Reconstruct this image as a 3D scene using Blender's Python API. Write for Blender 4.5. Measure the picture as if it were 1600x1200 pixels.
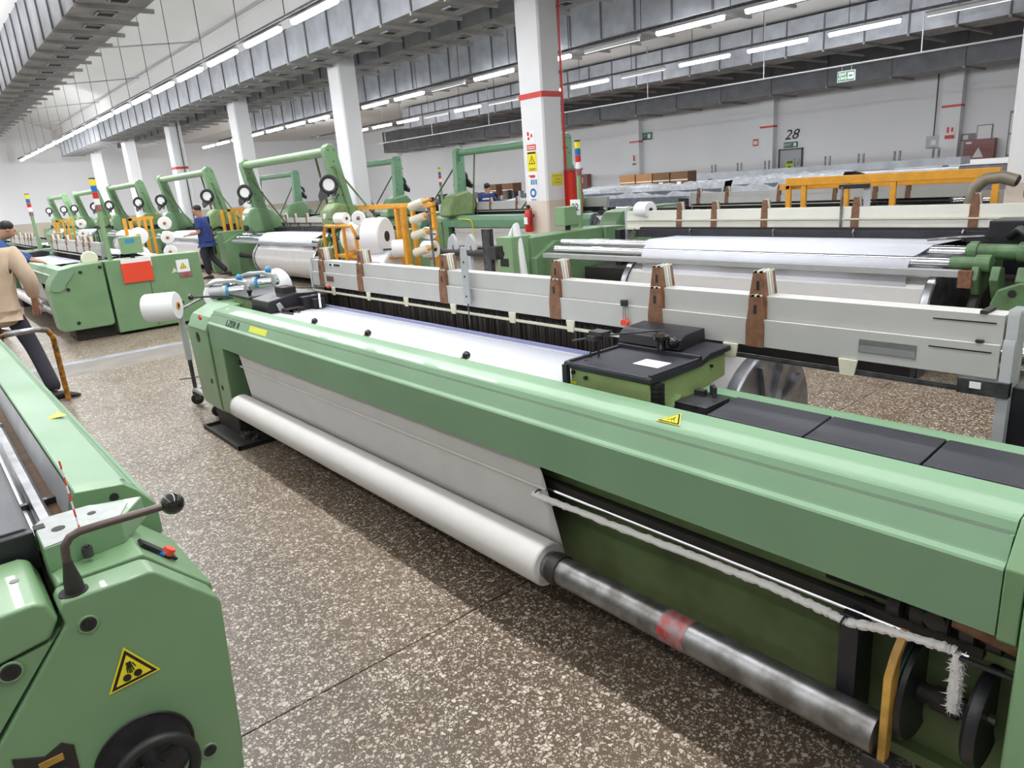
import bpy, bmesh, math, random
from mathutils import Vector, Matrix, noise
random.seed(7)
SC = bpy.context.scene
COL = SC.collection
for o in list(bpy.data.objects): bpy.data.objects.remove(o)
PI = math.pi

# ------------------------------------------------------------------ camera
cam_d = bpy.data.cameras.new('camera')
cam = bpy.data.objects.new('camera', cam_d); COL.objects.link(cam)
R_ = (0.7555972, -0.6511302, -0.0714314)      # camera right
D_ = (-0.2338265, -0.1662498, -0.9579594)     # camera down
F_ = (0.6118808, 0.7405339, -0.2778694)       # camera forward
m = Matrix(((R_[0], -D_[0], -F_[0], 0), (R_[1], -D_[1], -F_[1], 0), (R_[2], -D_[2], -F_[2], 0), (0, 0, 0, 1)))
m.translation = (0, 0, 1.75)
cam.matrix_world = m
cam_d.sensor_width = 36; cam_d.lens = 1100.89 * 36 / 1600
cam_d.clip_start = 0.05; cam_d.clip_end = 200
SC.camera = cam
# ------------------------------------------------------------------ view, world, lights
SC.view_settings.view_transform = 'Standard'
SC.view_settings.look = 'None'
SC.view_settings.gamma = 1
SC.view_settings.use_curve_mapping = False
SC.view_settings.exposure = 0.14
W = bpy.data.worlds.new('world'); SC.world = W; W.use_nodes = True
W.node_tree.nodes['Background'].inputs[0].default_value = (0.8, 0.85, 1, 1)
W.node_tree.nodes['Background'].inputs[1].default_value = 0.4
ROWS = [(-6.5, 4.5), (-2.3, 4.5), (1.75, 4.5), (5.9, 4.5), (12.75, 4.42), (17.5, 4.47)]
LIGHT_P = {-6.5: 350, -2.3: 420, 1.75: 1050, 5.9: 620, 12.75: 600, 17.5: 950}
UP_P = {-6.5: 500, -2.3: 600, 1.75: 500, 5.9: 520, 12.75: 60, 17.5: 90}
def row_light(x, z, p):
    L = bpy.data.lights.new('tube_row_and_fill_light', 'AREA'); L.shape = 'RECTANGLE'
    L.size = 0.16; L.size_y = 48; L.energy = p; L.color = (0.95, 0.98, 1.0)
    o = bpy.data.objects.new('tube_row_and_fill_light', L); COL.objects.link(o)
    o.location = (x, 21, z - 0.06)
for x, z in ROWS: row_light(x, z, LIGHT_P[x])
def row_uplight(x, z, p):      # the tubes shine upward and sideways as well
    L = bpy.data.lights.new('tube_row_and_fill_light', 'AREA'); L.shape = 'RECTANGLE'
    L.size = 0.1; L.size_y = 50; L.energy = p; L.color = (0.95, 0.98, 1.0)
    o = bpy.data.objects.new('tube_row_and_fill_light', L); COL.objects.link(o)
    o.location = (x, 20, z + 0.16); o.rotation_euler = (PI, 0, 0)
for x, z in ROWS: row_uplight(x, z, UP_P[x])
def row_end_fill(x, z, p):     # added fill lights without fixtures, brightening the far left wall
    L = bpy.data.lights.new('tube_row_and_fill_light', 'AREA'); L.shape = 'RECTANGLE'
    L.size = .16; L.size_y = .16; L.energy = p; L.color = (0.95, 0.98, 1.0)
    o = bpy.data.objects.new('tube_row_and_fill_light', L); COL.objects.link(o)
    o.location = (x, 35, z - .1); o.rotation_euler = (math.radians(78), 0, 0)
for x, z in ROWS: row_end_fill(x, z, 170)

# ------------------------------------------------------------------ materials
MATS = {}
def mat(name, col, rough=.5, metal=0, bump=0, bscale=60, var=0, vscale=8, emit=0, coat=0, alpha=1, tint=None, bdist=.004, var2=None, spec=.5):
    if name in MATS: return MATS[name]
    M = bpy.data.materials.new(name); M.use_nodes = True; MATS[name] = M
    nt = M.node_tree; b = nt.nodes['Principled BSDF']
    b.inputs['Base Color'].default_value = (*col, 1); b.inputs['Roughness'].default_value = rough
    b.inputs['Metallic'].default_value = metal; b.inputs['Coat Weight'].default_value = coat
    b.inputs['Specular IOR Level'].default_value = spec
    tc = nt.nodes.new('ShaderNodeTexCoord')
    if var or tint:
        n = nt.nodes.new('ShaderNodeTexNoise'); n.inputs['Scale'].default_value = vscale; n.inputs['Detail'].default_value = 5
        nt.links.new(tc.outputs['Object'], n.inputs['Vector'])
        r = nt.nodes.new('ShaderNodeValToRGB'); r.color_ramp.elements[0].position = .35; r.color_ramp.elements[1].position = .68
        c2 = tint or tuple(min(1, c * (1 - var)) for c in col)
        r.color_ramp.elements[0].color = (*c2, 1); r.color_ramp.elements[1].color = (*col, 1)
        nt.links.new(n.outputs['Fac'], r.inputs['Fac']); nt.links.new(r.outputs['Color'], b.inputs['Base Color'])
        rr = nt.nodes.new('ShaderNodeMapRange'); rr.inputs['To Min'].default_value = min(1, rough * 1.3); rr.inputs['To Max'].default_value = rough * .8
        nt.links.new(n.outputs['Fac'], rr.inputs['Value']); nt.links.new(rr.outputs['Result'], b.inputs['Roughness'])
    if bump:
        n2 = nt.nodes.new('ShaderNodeTexNoise'); n2.inputs['Scale'].default_value = bscale; n2.inputs['Detail'].default_value = 4
        nt.links.new(tc.outputs['Object'], n2.inputs['Vector'])
        bp = nt.nodes.new('ShaderNodeBump'); bp.inputs['Strength'].default_value = bump; bp.inputs['Distance'].default_value = bdist
        nt.links.new(n2.outputs['Fac'], bp.inputs['Height']); nt.links.new(bp.outputs['Normal'], b.inputs['Normal'])
    if emit:
        b.inputs['Emission Color'].default_value = (*col, 1); b.inputs['Emission Strength'].default_value = emit
    if alpha < 1: b.inputs['Alpha'].default_value = alpha
    return M
GREEN = mat('green_enamel', (.185, .325, .165), .38, var=.12, vscale=3, bump=.06, bscale=35, coat=.2)
GREENL = mat('green_cover_enamel', (.195, .335, .20), .48, var=.08, vscale=2.2, bump=.08, bscale=4, coat=.06, bdist=.008)
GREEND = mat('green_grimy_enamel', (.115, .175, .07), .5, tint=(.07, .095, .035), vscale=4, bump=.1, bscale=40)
GREENY = mat('olive_green_enamel', (.23, .33, .135), .45, tint=(.18, .26, .105), vscale=9, bump=.08, bscale=50)
OLIVE = mat('yellow_green_casting', (.30, .40, .16), .45, tint=(.25, .34, .13), vscale=9, bump=.08, bscale=50)
CASTG = mat('dark_green_casting', (.125, .235, .11), .4, tint=(.08, .14, .06), vscale=9, bump=.1, bscale=50)
GREENT = mat('gantry_green_enamel', (.24, .39, .21), .38, var=.1, vscale=3)
GREENB = mat('bluish_green_enamel', (.175, .345, .21), .38, var=.1, vscale=3)
BLACK = mat('black_enamel', (.018, .018, .022), .35, bump=.15, bscale=120)
BLACKM = mat('dark_cast_iron', (.016, .015, .015), .6, tint=(.028, .022, .018), vscale=12, bump=.3, bscale=60)
SLATE = mat('slate_blue_cover', (.017, .017, .024), .45, tint=(.028, .028, .038), vscale=7, bump=.12, bscale=150)
RUBBER = mat('black_rubber', (.012, .012, .012), .5)
BALL = mat('black_bakelite', (.008, .008, .008), .12, coat=.5)
STEEL = mat('worn_steel', (.36, .36, .37), .38, metal=.85, tint=(.16, .15, .14), vscale=14, bump=.15, bscale=50)
STEELD = mat('dark_steel', (.11, .11, .12), .42, metal=.7, tint=(.05, .05, .05), vscale=20)
CHROME = mat('chromed_roller', (.8, .82, .86), .12, metal=1)
ALU = mat('grey_aluminium', (.50, .51, .52), .42, metal=.35, var=.1, vscale=6)
FRAME = mat('cream_aluminium_profile', (.55, .54, .52), .38, metal=.12, var=.06, vscale=4)
FRAMED = mat('frame_joint_dark', (.12, .12, .11), .5)
IVORY = mat('ivory_plastic', (.72, .69, .54), .45, var=.08, vscale=20)
WHITEF = mat('white_frame_lacquer', (.80, .79, .72), .35, var=.05, vscale=5)
WOOD = mat('brown_pressed_wood', (.25, .125, .065), .55, tint=(.17, .075, .04), vscale=30, bump=.2, bscale=90)
WOODD = mat('dark_wood_strip', (.17, .085, .035), .5, tint=(.10, .05, .02), vscale=12)
CLOTH = mat('white_woven_cloth', (.74, .75, .82), .8, bump=.15, bscale=300, var=.03, vscale=5, spec=.2)
CLOTHR = mat('rolled_white_cloth', (.62, .60, .585), .7, bump=.1, bscale=200, var=.04, vscale=6, spec=.25)
YARN = mat('white_yarn', (.86, .86, .88), .85, bump=.25, bscale=220, spec=.2)
FUZZ = mat('fuzzy_selvedge', (.80, .78, .76), .95, bump=.8, bscale=260, spec=.1)
CREAM = mat('unbleached_bobbin_yarn', (.78, .74, .60), .85)
ORANGE = mat('orange_yellow_paint', (.80, .36, .03), .42, var=.15, vscale=10)
ORANGED = mat('chipped_orange_paint', (.66, .27, .02), .5, tint=(.10, .05, .02), vscale=22)
BRASS = mat('ochre_painted_bracket', (.52, .30, .06), .45, tint=(.30, .16, .03), vscale=15)
RED = mat('red_paint', (.60, .03, .02), .35)
REDP = mat('red_plastic', (.78, .07, .03), .4)
REDW = mat('worn_red_paint', (.35, .03, .03), .45, tint=(.25, .2, .2), vscale=30)
YELLOW = mat('yellow_film', (.85, .72, .02), .4)
YELLOWG = mat('yellow_green_tape', (.62, .66, .03), .4)
BLUE = mat('blue_plastic', (.02, .16, .45), .3)
BLUEL = mat('light_blue_plastic', (.05, .28, .52), .3)
PAPER = mat('white_paper', (.85, .85, .86), .7)
INK = mat('black_ink', (.01, .01, .01), .6)
INKG = mat('grey_ink', (.25, .25, .25), .6)
COLUMN = mat('white_column_paint', (.80, .80, .82), .6, var=.03, vscale=2, bump=.05, bscale=30)
COLBEIGE = mat('beige_column_paint', (.72, .63, .55), .6, var=.05, vscale=3)
WALL = mat('white_wall_paint', (.86, .87, .90), .8, var=.04, vscale=.4, bump=.05, bscale=12)
WALLB = mat('beige_wall_band', (.60, .54, .47), .8, var=.04, vscale=1)
CEIL = mat('ceiling_plaster', (.80, .79, .78), .85, var=.04, vscale=.5)
CEILB = mat('ceiling_beam_dusty', (.52, .49, .46), .85, var=.12, vscale=.8)
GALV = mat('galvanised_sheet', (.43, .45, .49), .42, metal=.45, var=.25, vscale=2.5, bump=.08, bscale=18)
GALVB = mat('dull_duct_underside', (.36, .355, .355), .6, metal=.2, var=.22, vscale=2.5)  # duller, slightly darker galvanised tone for undersides and hanger bars
GALVD = mat('shaded_galvanised', (.17, .175, .19), .5, metal=.4, var=.2, vscale=2.5)  # galvanised sheet with shade darkened into its colour for the unlit back-wall duct
GRILLE = mat('vent_grille_dark', (.09, .085, .07), .6)
CONDUIT = mat('grey_conduit', (.42, .43, .45), .5, metal=.3)
TUBE = mat('fluorescent_tube_glow', (.96, .98, 1), .5, emit=45)
TUBEOFF = mat('unlit_tube', (.8, .8, .82), .4)
GREENS = mat('exit_sign_green', (.03, .15, .08), .5)
SKIN = mat('skin', (.42, .22, .14), .55)
HAIR = mat('dark_hair', (.02, .015, .012), .6)
SHIRTB = mat('navy_shirt', (.025, .05, .20), .85, var=.2, vscale=8)
SHIRTB2 = mat('royal_blue_shirt', (.03, .08, .26), .85, var=.2, vscale=8)
TAN = mat('tan_work_coat', (.56, .42, .30), .85, var=.14, vscale=7, bump=.3, bscale=14, bdist=.02)
PANTS = mat('charcoal_trousers', (.022, .022, .032), .85, bump=.2, bscale=14, bdist=.015)
SHOE = mat('black_shoe', (.012, .01, .01), .5)
CARD = mat('brown_cardboard', (.40, .20, .09), .8, var=.1, vscale=4)
CARDD = mat('dark_cardboard', (.17, .09, .05), .8, var=.1, vscale=4)
PLASTIC = mat('clear_wrap_over_grey', (.50, .52, .56), .25, var=.3, vscale=6, bump=.8, bscale=9, bdist=.03)
PLASTICD = mat('dark_wrapped_grey', (.20, .21, .25), .25, var=.3, vscale=6, bump=.8, bscale=9, bdist=.03)
DOORG = mat('grey_door_paint', (.40, .42, .44), .5)
FLANGE = mat('cast_aluminium_flange', (.50, .51, .54), .32, metal=.85, tint=(.28, .28, .30), vscale=9, bump=.2, bscale=14)

def floor_mat():
    M = bpy.data.materials.new('terrazzo'); M.use_nodes = True; nt = M.node_tree; N = nt.nodes; Lk = nt.links
    b = N['Principled BSDF']
    tc = N.new('ShaderNodeTexCoord')
    wz = N.new('ShaderNodeTexNoise'); wz.inputs['Scale'].default_value = 30; wz.inputs['Detail'].default_value = 2
    Lk.new(tc.outputs['Object'], wz.inputs['Vector'])
    mx = N.new('ShaderNodeVectorMath'); mx.operation = 'MULTIPLY_ADD'; mx.inputs[1].default_value = (.022, .022, .0)
    Lk.new(wz.outputs['Color'], mx.inputs[0]); Lk.new(tc.outputs['Object'], mx.inputs[2])
    def vor(scale, lo, hi):
        v = N.new('ShaderNodeTexVoronoi'); v.feature = 'DISTANCE_TO_EDGE'; v.inputs['Scale'].default_value = scale
        c = N.new('ShaderNodeTexVoronoi'); c.inputs['Scale'].default_value = scale
        for q in (v, c): q.voronoi_dimensions = '3D'; Lk.new(mx.outputs[0], q.inputs['Vector'])
        sep = N.new('ShaderNodeSeparateColor'); Lk.new(c.outputs['Color'], sep.inputs[0])
        # random threshold for every cell: some chips big, some small, some missing
        t = N.new('ShaderNodeMapRange'); t.inputs['To Min'].default_value = lo; t.inputs['To Max'].default_value = hi
        Lk.new(sep.outputs[0], t.inputs['Value'])
        s = N.new('ShaderNodeMath'); s.operation = 'SUBTRACT'; Lk.new(v.outputs['Distance'], s.inputs[0]); Lk.new(t.outputs['Result'], s.inputs[1])
        k = N.new('ShaderNodeMapRange'); k.inputs['From Min'].default_value = 0; k.inputs['From Max'].default_value = .035
        Lk.new(s.outputs[0], k.inputs['Value'])
        return k.outputs['Result'], sep.outputs[1]
    m1, g1 = vor(68, .03, .47)
    m2, g2 = vor(150, .08, .52)
    mm = N.new('ShaderNodeMath'); mm.operation = 'MAXIMUM'; Lk.new(m1, mm.inputs[0]); Lk.new(m2, mm.inputs[1])
    chip = N.new('ShaderNodeValToRGB'); e = chip.color_ramp.elements
    e[0].color = (.31, .245, .185, 1); e[1].color = (.66, .59, .50, 1); e.new(.35).color = (.50, .42, .34, 1)
    Lk.new(g1, chip.inputs['Fac'])
    big = N.new('ShaderNodeTexNoise'); big.inputs['Scale'].default_value = .9; big.inputs['Detail'].default_value = 6
    Lk.new(tc.outputs['Object'], big.inputs['Vector'])
    base = N.new('ShaderNodeValToRGB'); base.color_ramp.elements[0].position = .35; base.color_ramp.elements[1].position = .7
    base.color_ramp.elements[0].color = (.105, .074, .050, 1); base.color_ramp.elements[1].color = (.165, .122, .085, 1)
    Lk.new(big.outputs['Fac'], base.inputs['Fac'])
    mix = N.new('ShaderNodeMix'); mix.data_type = 'RGBA'
    Lk.new(mm.outputs[0], mix.inputs['Factor']); Lk.new(base.outputs['Color'], mix.inputs['A']); Lk.new(chip.outputs['Color'], mix.inputs['B'])
    # brown oil stains
    st = N.new('ShaderNodeTexNoise'); st.inputs['Scale'].default_value = 1.7; st.inputs['Detail'].default_value = 7; st.inputs['Roughness'].default_value = .65
    Lk.new(tc.outputs['Object'], st.inputs['Vector'])
    sr = N.new('ShaderNodeMapRange'); sr.inputs['From Min'].default_value = .52; sr.inputs['From Max'].default_value = .72; sr.inputs['To Max'].default_value = .65
    Lk.new(st.outputs['Fac'], sr.inputs['Value'])
    mul = N.new('ShaderNodeMix'); mul.data_type = 'RGBA'; mul.blend_type = 'MULTIPLY'; mul.inputs['B'].default_value = (.62, .50, .36, 1)
    Lk.new(sr.outputs['Result'], mul.inputs['Factor']); Lk.new(mix.outputs['Result'], mul.inputs['A'])
    Lk.new(mul.outputs['Result'], b.inputs['Base Color'])
    rg = N.new('ShaderNodeMapRange'); rg.inputs['To Min'].default_value = .28; rg.inputs['To Max'].default_value = .6
    Lk.new(st.outputs['Fac'], rg.inputs['Value']); Lk.new(rg.outputs['Result'], b.inputs['Roughness'])
    return M
TERRAZZO = floor_mat()
CONCRETE = mat('grey_concrete_strip', (.25, .225, .20), .6, var=.2, vscale=3, bump=.1, bscale=40)
PAINTLINE = mat('pale_blue_floor_line', (.33, .35, .38), .6, var=.25, vscale=4)

# ------------------------------------------------------------------ mesh helpers
class B:
    """collects shapes into one bmesh"""
    def __init__(s): s.bm = bmesh.new()
    def box(s, x0, x1, y0, y1, z0, z1):
        vs = [s.bm.verts.new(p) for p in ((x0, y0, z0), (x1, y0, z0), (x1, y1, z0), (x0, y1, z0), (x0, y0, z1), (x1, y0, z1), (x1, y1, z1), (x0, y1, z1))]
        for f in ((0, 3, 2, 1), (4, 5, 6, 7), (0, 1, 5, 4), (1, 2, 6, 5), (2, 3, 7, 6), (3, 0, 4, 7)): s.bm.faces.new([vs[i] for i in f])
        return s
    def prism(s, pts, a, b, axis='y'):
        """polygon of 2-D points extruded between a and b along the axis (y: points are x,z; x: y,z; z: x,y)"""
        def P(p, t): return {'y': (p[0], t, p[1]), 'x': (t, p[0], p[1]), 'z': (p[0], p[1], t)}[axis]
        v0 = [s.bm.verts.new(P(p, a)) for p in pts]; v1 = [s.bm.verts.new(P(p, b)) for p in pts]
        n = len(pts)
        s.bm.faces.new(v0); s.bm.faces.new(v1[::-1])
        for i in range(n): s.bm.faces.new((v0[i], v1[i], v1[(i + 1) % n], v0[(i + 1) % n]))
        return s
    def ring(s, c, ax, r, n, up=None):
        ax = Vector(ax).normalized(); u = ax.orthogonal().normalized() if up is None else up
        w = ax.cross(u)
        return [s.bm.verts.new(Vector(c) + u * (r * math.cos(2 * PI * i / n)) + w * (r * math.sin(2 * PI * i / n))) for i in range(n)]
    def lathe(s, o, ax, prof, n=16, cap=True):
        """prof: (distance along axis, radius)"""
        o = Vector(o); ax = Vector(ax).normalized(); u = ax.orthogonal().normalized(); pr = None
        first = None
        for t, r in prof:
            g = s.ring(o + ax * t, ax, max(r, 1e-4), n, u)
            if pr:
                for i in range(n): s.bm.faces.new((pr[i], pr[(i + 1) % n], g[(i + 1) % n], g[i]))
            else: first = g
            pr = g
        if cap: s.bm.faces.new(first[::-1]); s.bm.faces.new(pr)
        return s
    def cyl(s, p, q, r, n=12, r2=None):
        p = Vector(p); q = Vector(q); return s.lathe(p, q - p, [(0, r), ((q - p).length, r if r2 is None else r2)], n)
    def ball(s, c, r, n=12, k=7, sx=1, sz=1):
        return s.lathe((c[0], c[1], c[2] - r * sz), (0, 0, 1), [(r * sz * (1 - math.cos(PI * i / k)), r * math.sin(PI * i / k)) for i in range(k + 1)], n, False)
    def tube(s, pts, r, n=8):
        pts = [Vector(p) for p in pts]; pr = None; u = None
        for i, p in enumerate(pts):
            d = (pts[min(i + 1, len(pts) - 1)] - pts[max(i - 1, 0)]).normalized()
            u = d.orthogonal().normalized() if u is None else (u - d * u.dot(d)).normalized()
            rr = r[i] if isinstance(r, (list, tuple)) else r
            g = s.ring(p, d, rr, n, u)
            if pr:
                for j in range(n): s.bm.faces.new((pr[j], pr[(j + 1) % n], g[(j + 1) % n], g[j]))
            else: s.bm.faces.new(g[::-1])
            pr = g
        s.bm.faces.new(pr); return s
    def torus(s, c, ax, R, r, n=24, k=8):
        c = Vector(c); ax = Vector(ax).normalized(); u = ax.orthogonal().normalized(); w = ax.cross(u); rings = []
        for i in range(n):
            a = 2 * PI * i / n; d = u * math.cos(a) + w * math.sin(a)
            rings.append([s.bm.verts.new(c + d * (R + r * math.cos(2 * PI * j / k)) + ax * (r * math.sin(2 * PI * j / k))) for j in range(k)])
        for i in range(n):
            A, C = rings[i], rings[(i + 1) % n]
            for j in range(k): s.bm.faces.new((A[j], C[j], C[(j + 1) % k], A[(j + 1) % k]))
        return s
    def quadgrid(s, rows):
        vs = [[s.bm.verts.new(p) for p in r] for r in rows]
        for i in range(len(vs) - 1):
            for j in range(len(vs[0]) - 1): s.bm.faces.new((vs[i][j], vs[i][j + 1], vs[i + 1][j + 1], vs[i + 1][j]))
        return s
    def build(s, name, m, parent=None, bevel=0, smooth=True, loc=None, thick=0, seg=2, sharp=38):
        bmesh.ops.recalc_face_normals(s.bm, faces=s.bm.faces)
        me = bpy.data.meshes.new(name)
        s.bm.to_mesh(me); s.bm.free()
        me.materials.append(m)
        if smooth:
            me.shade_smooth(); me.set_sharp_from_angle(angle=math.radians(sharp))
        o = bpy.data.objects.new(name, me); COL.objects.link(o)
        if loc: o.location = loc
        if parent: o.parent = parent
        if thick:
            t = o.modifiers.new('thick', 'SOLIDIFY'); t.thickness = thick
        if bevel:
            t = o.modifiers.new('bevel', 'BEVEL'); t.width = bevel; t.segments = seg; t.limit_method = 'ANGLE'; t.angle_limit = math.radians(35)
            t.harden_normals = True
        return o
def tag(o, label=None, cat=None, group=None, kind=None):
    if label: o['label'] = label
    if cat: o['category'] = cat
    if group: o['group'] = group
    if kind: o['kind'] = kind
    return o
def thing(name, label, cat, loc=(0, 0, 0), rotz=0, group=None):
    o = bpy.data.objects.new(name, None); COL.objects.link(o); o.location = loc; o.rotation_euler = (0, 0, rotz)
    o.empty_display_size = .1
    return tag(o, label, cat, group)
def copy_tree(o, parent=None, kids=None):
    c = o.copy(); COL.objects.link(c); c.parent = parent
    for ch in list(o.children): copy_tree(ch, c)
    return c
def struct(o): o['kind'] = 'structure'; return o
def text(name, body, size, mt, parent, loc, rot, ext=.001, shear=0, cat=None, sx=1):
    cu = bpy.data.curves.new(name, 'FONT'); cu.body = body; cu.size = size; cu.extrude = ext; cu.align_x = 'CENTER'; cu.align_y = 'CENTER'; cu.shear = shear
    cu.resolution_u = 2
    cu.materials.append(mt)
    tmp = bpy.data.objects.new('tmp', cu); me = bpy.data.meshes.new_from_object(tmp); bpy.data.objects.remove(tmp)
    o = bpy.data.objects.new(name, me); COL.objects.link(o); o.parent = parent; o.location = loc; o.rotation_euler = rot; o.scale = (sx, 1, 1)
    return o
FACE_NX = (PI / 2, 0, -PI / 2)     # reads from -x side
FACE_NY = (PI / 2, 0, 0)           # reads from -y side

# ------------------------------------------------------------------ building shell
XW, YW, X0, Y0 = 26.0, 50.0, -12.0, -9.0
fl = B().box(X0, XW, Y0, YW, -.12, -.012).build('floor', CONCRETE); struct(fl)
# terrazzo slabs, joints recessed between them
ys = [Y0, -4.6, 2.176, 9.0]
def slab(x0, x1, y0, y1, name='slab', mt=TERRAZZO, z=0.0):
    g = .003; return B().box(x0 + g, x1 - g, y0 + g, y1 - g, -.02, z).build(name, mt, fl, bevel=.002, seg=1)
for a, b_ in zip(ys[:-1], ys[1:]): slab(X0, 13.5, a, b_); slab(13.5, XW, a, b_)
slab(X0, XW, 9.0, 9.72, 'concrete_strip', CONCRETE, -.001)
slab(X0, XW, 9.72, 9.93, 'painted_line', PAINTLINE, .001)
for a, b_ in ((9.93, 16.6), (16.6, 23.3), (23.3, 30), (30, 40), (40, YW)): slab(X0, 13.5, a, b_); slab(13.5, XW, a, b_)
wl = struct(B().box(X0 - .2, XW + .2, YW, YW + .2, 0, 9).build('wall_left', WALL))
B().box(X0, XW, YW - .012, YW, 0, 1.3).build('painted_band', WALLB, wl)
wb = struct(B().box(XW, XW + .2, Y0, YW, 0, 7).build('wall_back', WALL))
B().box(XW - .012, XW, Y0, 16, 0, 1.3).build('painted_band', WALLB, wb)
struct(B().box(X0 - .2, X0, Y0, YW, 0, 7).build('wall_near', WALL))
struct(B().box(X0 - .2, XW + .2, Y0 - .2, Y0, 0, 9).build('wall_right', WALL))
# ceiling: low strips over the column lines and raised vaults between
ce = B()
pts = [(X0, 7.0), (X0, 6.6), (-.6, 6.6), (2.3, 5.55), (3.6, 5.55), (3.6, 5.9), (5.6, 7.4), (8.3, 6.35), (8.3, 5.45), (10.9, 5.45), (10.9, 6.0), (15.0, 6.0), (15.2, 5.5), (XW, 5.5), (XW, 7.8), (X0, 7.8)]
ce.prism(pts, Y0, YW)
struct(ce.build('ceiling', CEIL, smooth=False))
tb = B()
for x in (3.62, 5.0): tb.box(x, x + .1, Y0, YW, (5.55 if x < 4 else 6.98), (5.75 if x < 4 else 7.1))
struct(tb.build('trim_1', CEILB, smooth=False))
# pilasters on the back wall
for k, y in enumerate((8.75, 15.0, 21.4, 28.0, 34.6, 41.2)):
    p = B().box(XW - .28, XW, y - .27, y + .27, 0, 5.5).build('pilaster', WALL, wb, bevel=.01, seg=1)
    B().box(XW - .29, XW - .005, y - .275, y + .275, 2.93, 3.0).build('red_band', RED, wb)

# ------------------------------------------------------------------ columns
DLAB = ['white square column standing nearest the right edge of the photo', 'white column with red band, safety signs and fire extinguisher',
        'plain white column behind the large green gantry and yarn packages', 'white column to the left of the nearest tall gantry, small red sign on it',
        'white column with red band and black conduit behind far gantries', 'slim white column fifth from the right, behind small gantries', 'farthest white column beside the end of the duct']
columns = []
for k in range(7):
    y = 8.6 * (1.056 + .7845 * (k - 1)) if k else 8.6 * .2735 - .0
    yy = y if k else y - .55
    c = thing('column', DLAB[k], 'column', (8.6, yy, 0))
    B().prism([(0.03, 0), (.42, 0), (.45, .03), (.45, .54), (.42, .57), (.03, .57), (0, .54), (0, .03)], 1.36, 5.45, 'z').build('shaft', COLUMN, c)
    B().prism([(0.03, 0), (.42, 0), (.45, .03), (.45, .54), (.42, .57), (.03, .57), (0, .54), (0, .03)], 0, 1.36, 'z').build('dado', COLBEIGE if k < 3 else COLUMN, c)
    if k in (1, 4): B().box(-.004, .454, -.004, .574, 3.03, 3.12).build('red_band', RED, c)
    columns.append(c)
B().cyl((.3, -.03, 0.3), (.3, -.03, 5.4), .022, 8).build('conduit', STEELD, columns[4])
c = columns[1]
pp = B(); pp.cyl((.47, .0, 1.85), (.47, .0, 5.4), .022, 8)
for z in (2.2, 3.4, 4.4): pp.box(.44, .49, -.03, .03, z, z + .03)
pp.build('red_riser_pipe', RED, c)
YC = 8.6 * 1.056

def sign(name, label, cat, y1, y0, z1, z0, mt, x=8.6, kids=()):
    t = thing(name, label, cat, (x - .006, y0, z0))
    h = z1 - z0; w = y1 - y0
    B().box(0, .005, 0, w, 0, h).build('panel', mt, t)
    for nm, a, b_, c_, d_, m2 in kids:   # fractions from the left as seen (left = +y)
        B().box(-.002, .001, w * (1 - c_), w * (1 - a), h * b_, h * d_).build(nm, m2, t)
    return t
g = 'safety signs on the column'
sign('instruction_sign', 'white sign with small red figures, topmost on the column', 'sign', 9.52, 9.32, 2.53, 2.34, PAPER, kids=(('red_figure', .1, .55, .35, .9, RED), ('red_figure', .55, .4, .75, .7, RED), ('red_figure', .15, .2, .4, .45, RED)))
sign('red_notice', 'narrow red and white notice above the yellow warning sign', 'sign', 9.52, 9.3, 2.30, 2.21, RED, kids=(('lettering', .08, .55, .92, .72, PAPER), ('lettering', .08, .2, .92, .36, PAPER)))
t = sign('warning_sign', 'yellow warning sign with black triangle on the column', 'sign', 9.53, 9.3, 2.19, 1.86, YELLOW, kids=(('lettering', .05, .88, .95, .97, INK), ('lettering', .15, .12, .85, .15, INK), ('lettering', .2, .05, .8, .08, INK)))
def tri_y(bld, cy, cz, r, x, w=None):
    P = [(cy - r * .87, cz - r * .5), (cy + r * .87, cz - r * .5), (cy, cz + r)]
    bld.prism(P, x, x + .001, 'x')
b1 = B(); tri_y(b1, .115, .17, .095, -.003); b1.build('black_triangle', INK, t)
b1 = B(); tri_y(b1, .115, .17, .07, -.004); b1.build('yellow_triangle', YELLOW, t)
B().box(-.006, -.004, .109, .121, .15, .21).box(-.006, -.004, .109, .121, .132, .143).build('exclamation_mark', INK, t)
sign('procedure_sign', 'white sign with red heading and blue figures below yellow warning sign', 'sign', 9.55, 9.29, 1.85, 1.60, PAPER,
     kids=(('heading', .25, .62, .75, .8, RED), ('blue_figure', .3, .15, .45, .5, BLUEL), ('blue_figure', .52, .15, .67, .5, BLUEL), ('blue_figure', .74, .15, .89, .5, BLUEL), ('red_figure', .1, .7, .18, .82, RED)))
t = sign('mask_sign', 'blue round mandatory mask sign below the procedure sign', 'sign', 9.52, 9.33, 1.59, 1.37, PAPER, kids=(('lettering', .15, .04, .85, .12, BLUEL),))
B().cyl((-.002, .095, .13), (-.004, .095, .13), .078, 20).build('blue_disc', BLUE, t)
B().lathe((-.004, .095, .13), (-1, 0, 0), [(0, .04), (.003, .04)], 12).build('white_head', PAPER, t)
t = thing('yellow_notice', 'small yellow notice with dark lettering on column side', 'sign', (8.6 + .12, YC - .005, 1.6))
B().box(0, .26, 0, .005, 0, .2).build('panel', YELLOW, t)
for i, (a, b_) in enumerate(((.03, .23), (.07, .19), (.05, .21))): B().box(a, b_, -.002, 0, .155 - i * .055, .167 - i * .055).build('lettering', INKG, t)
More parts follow.
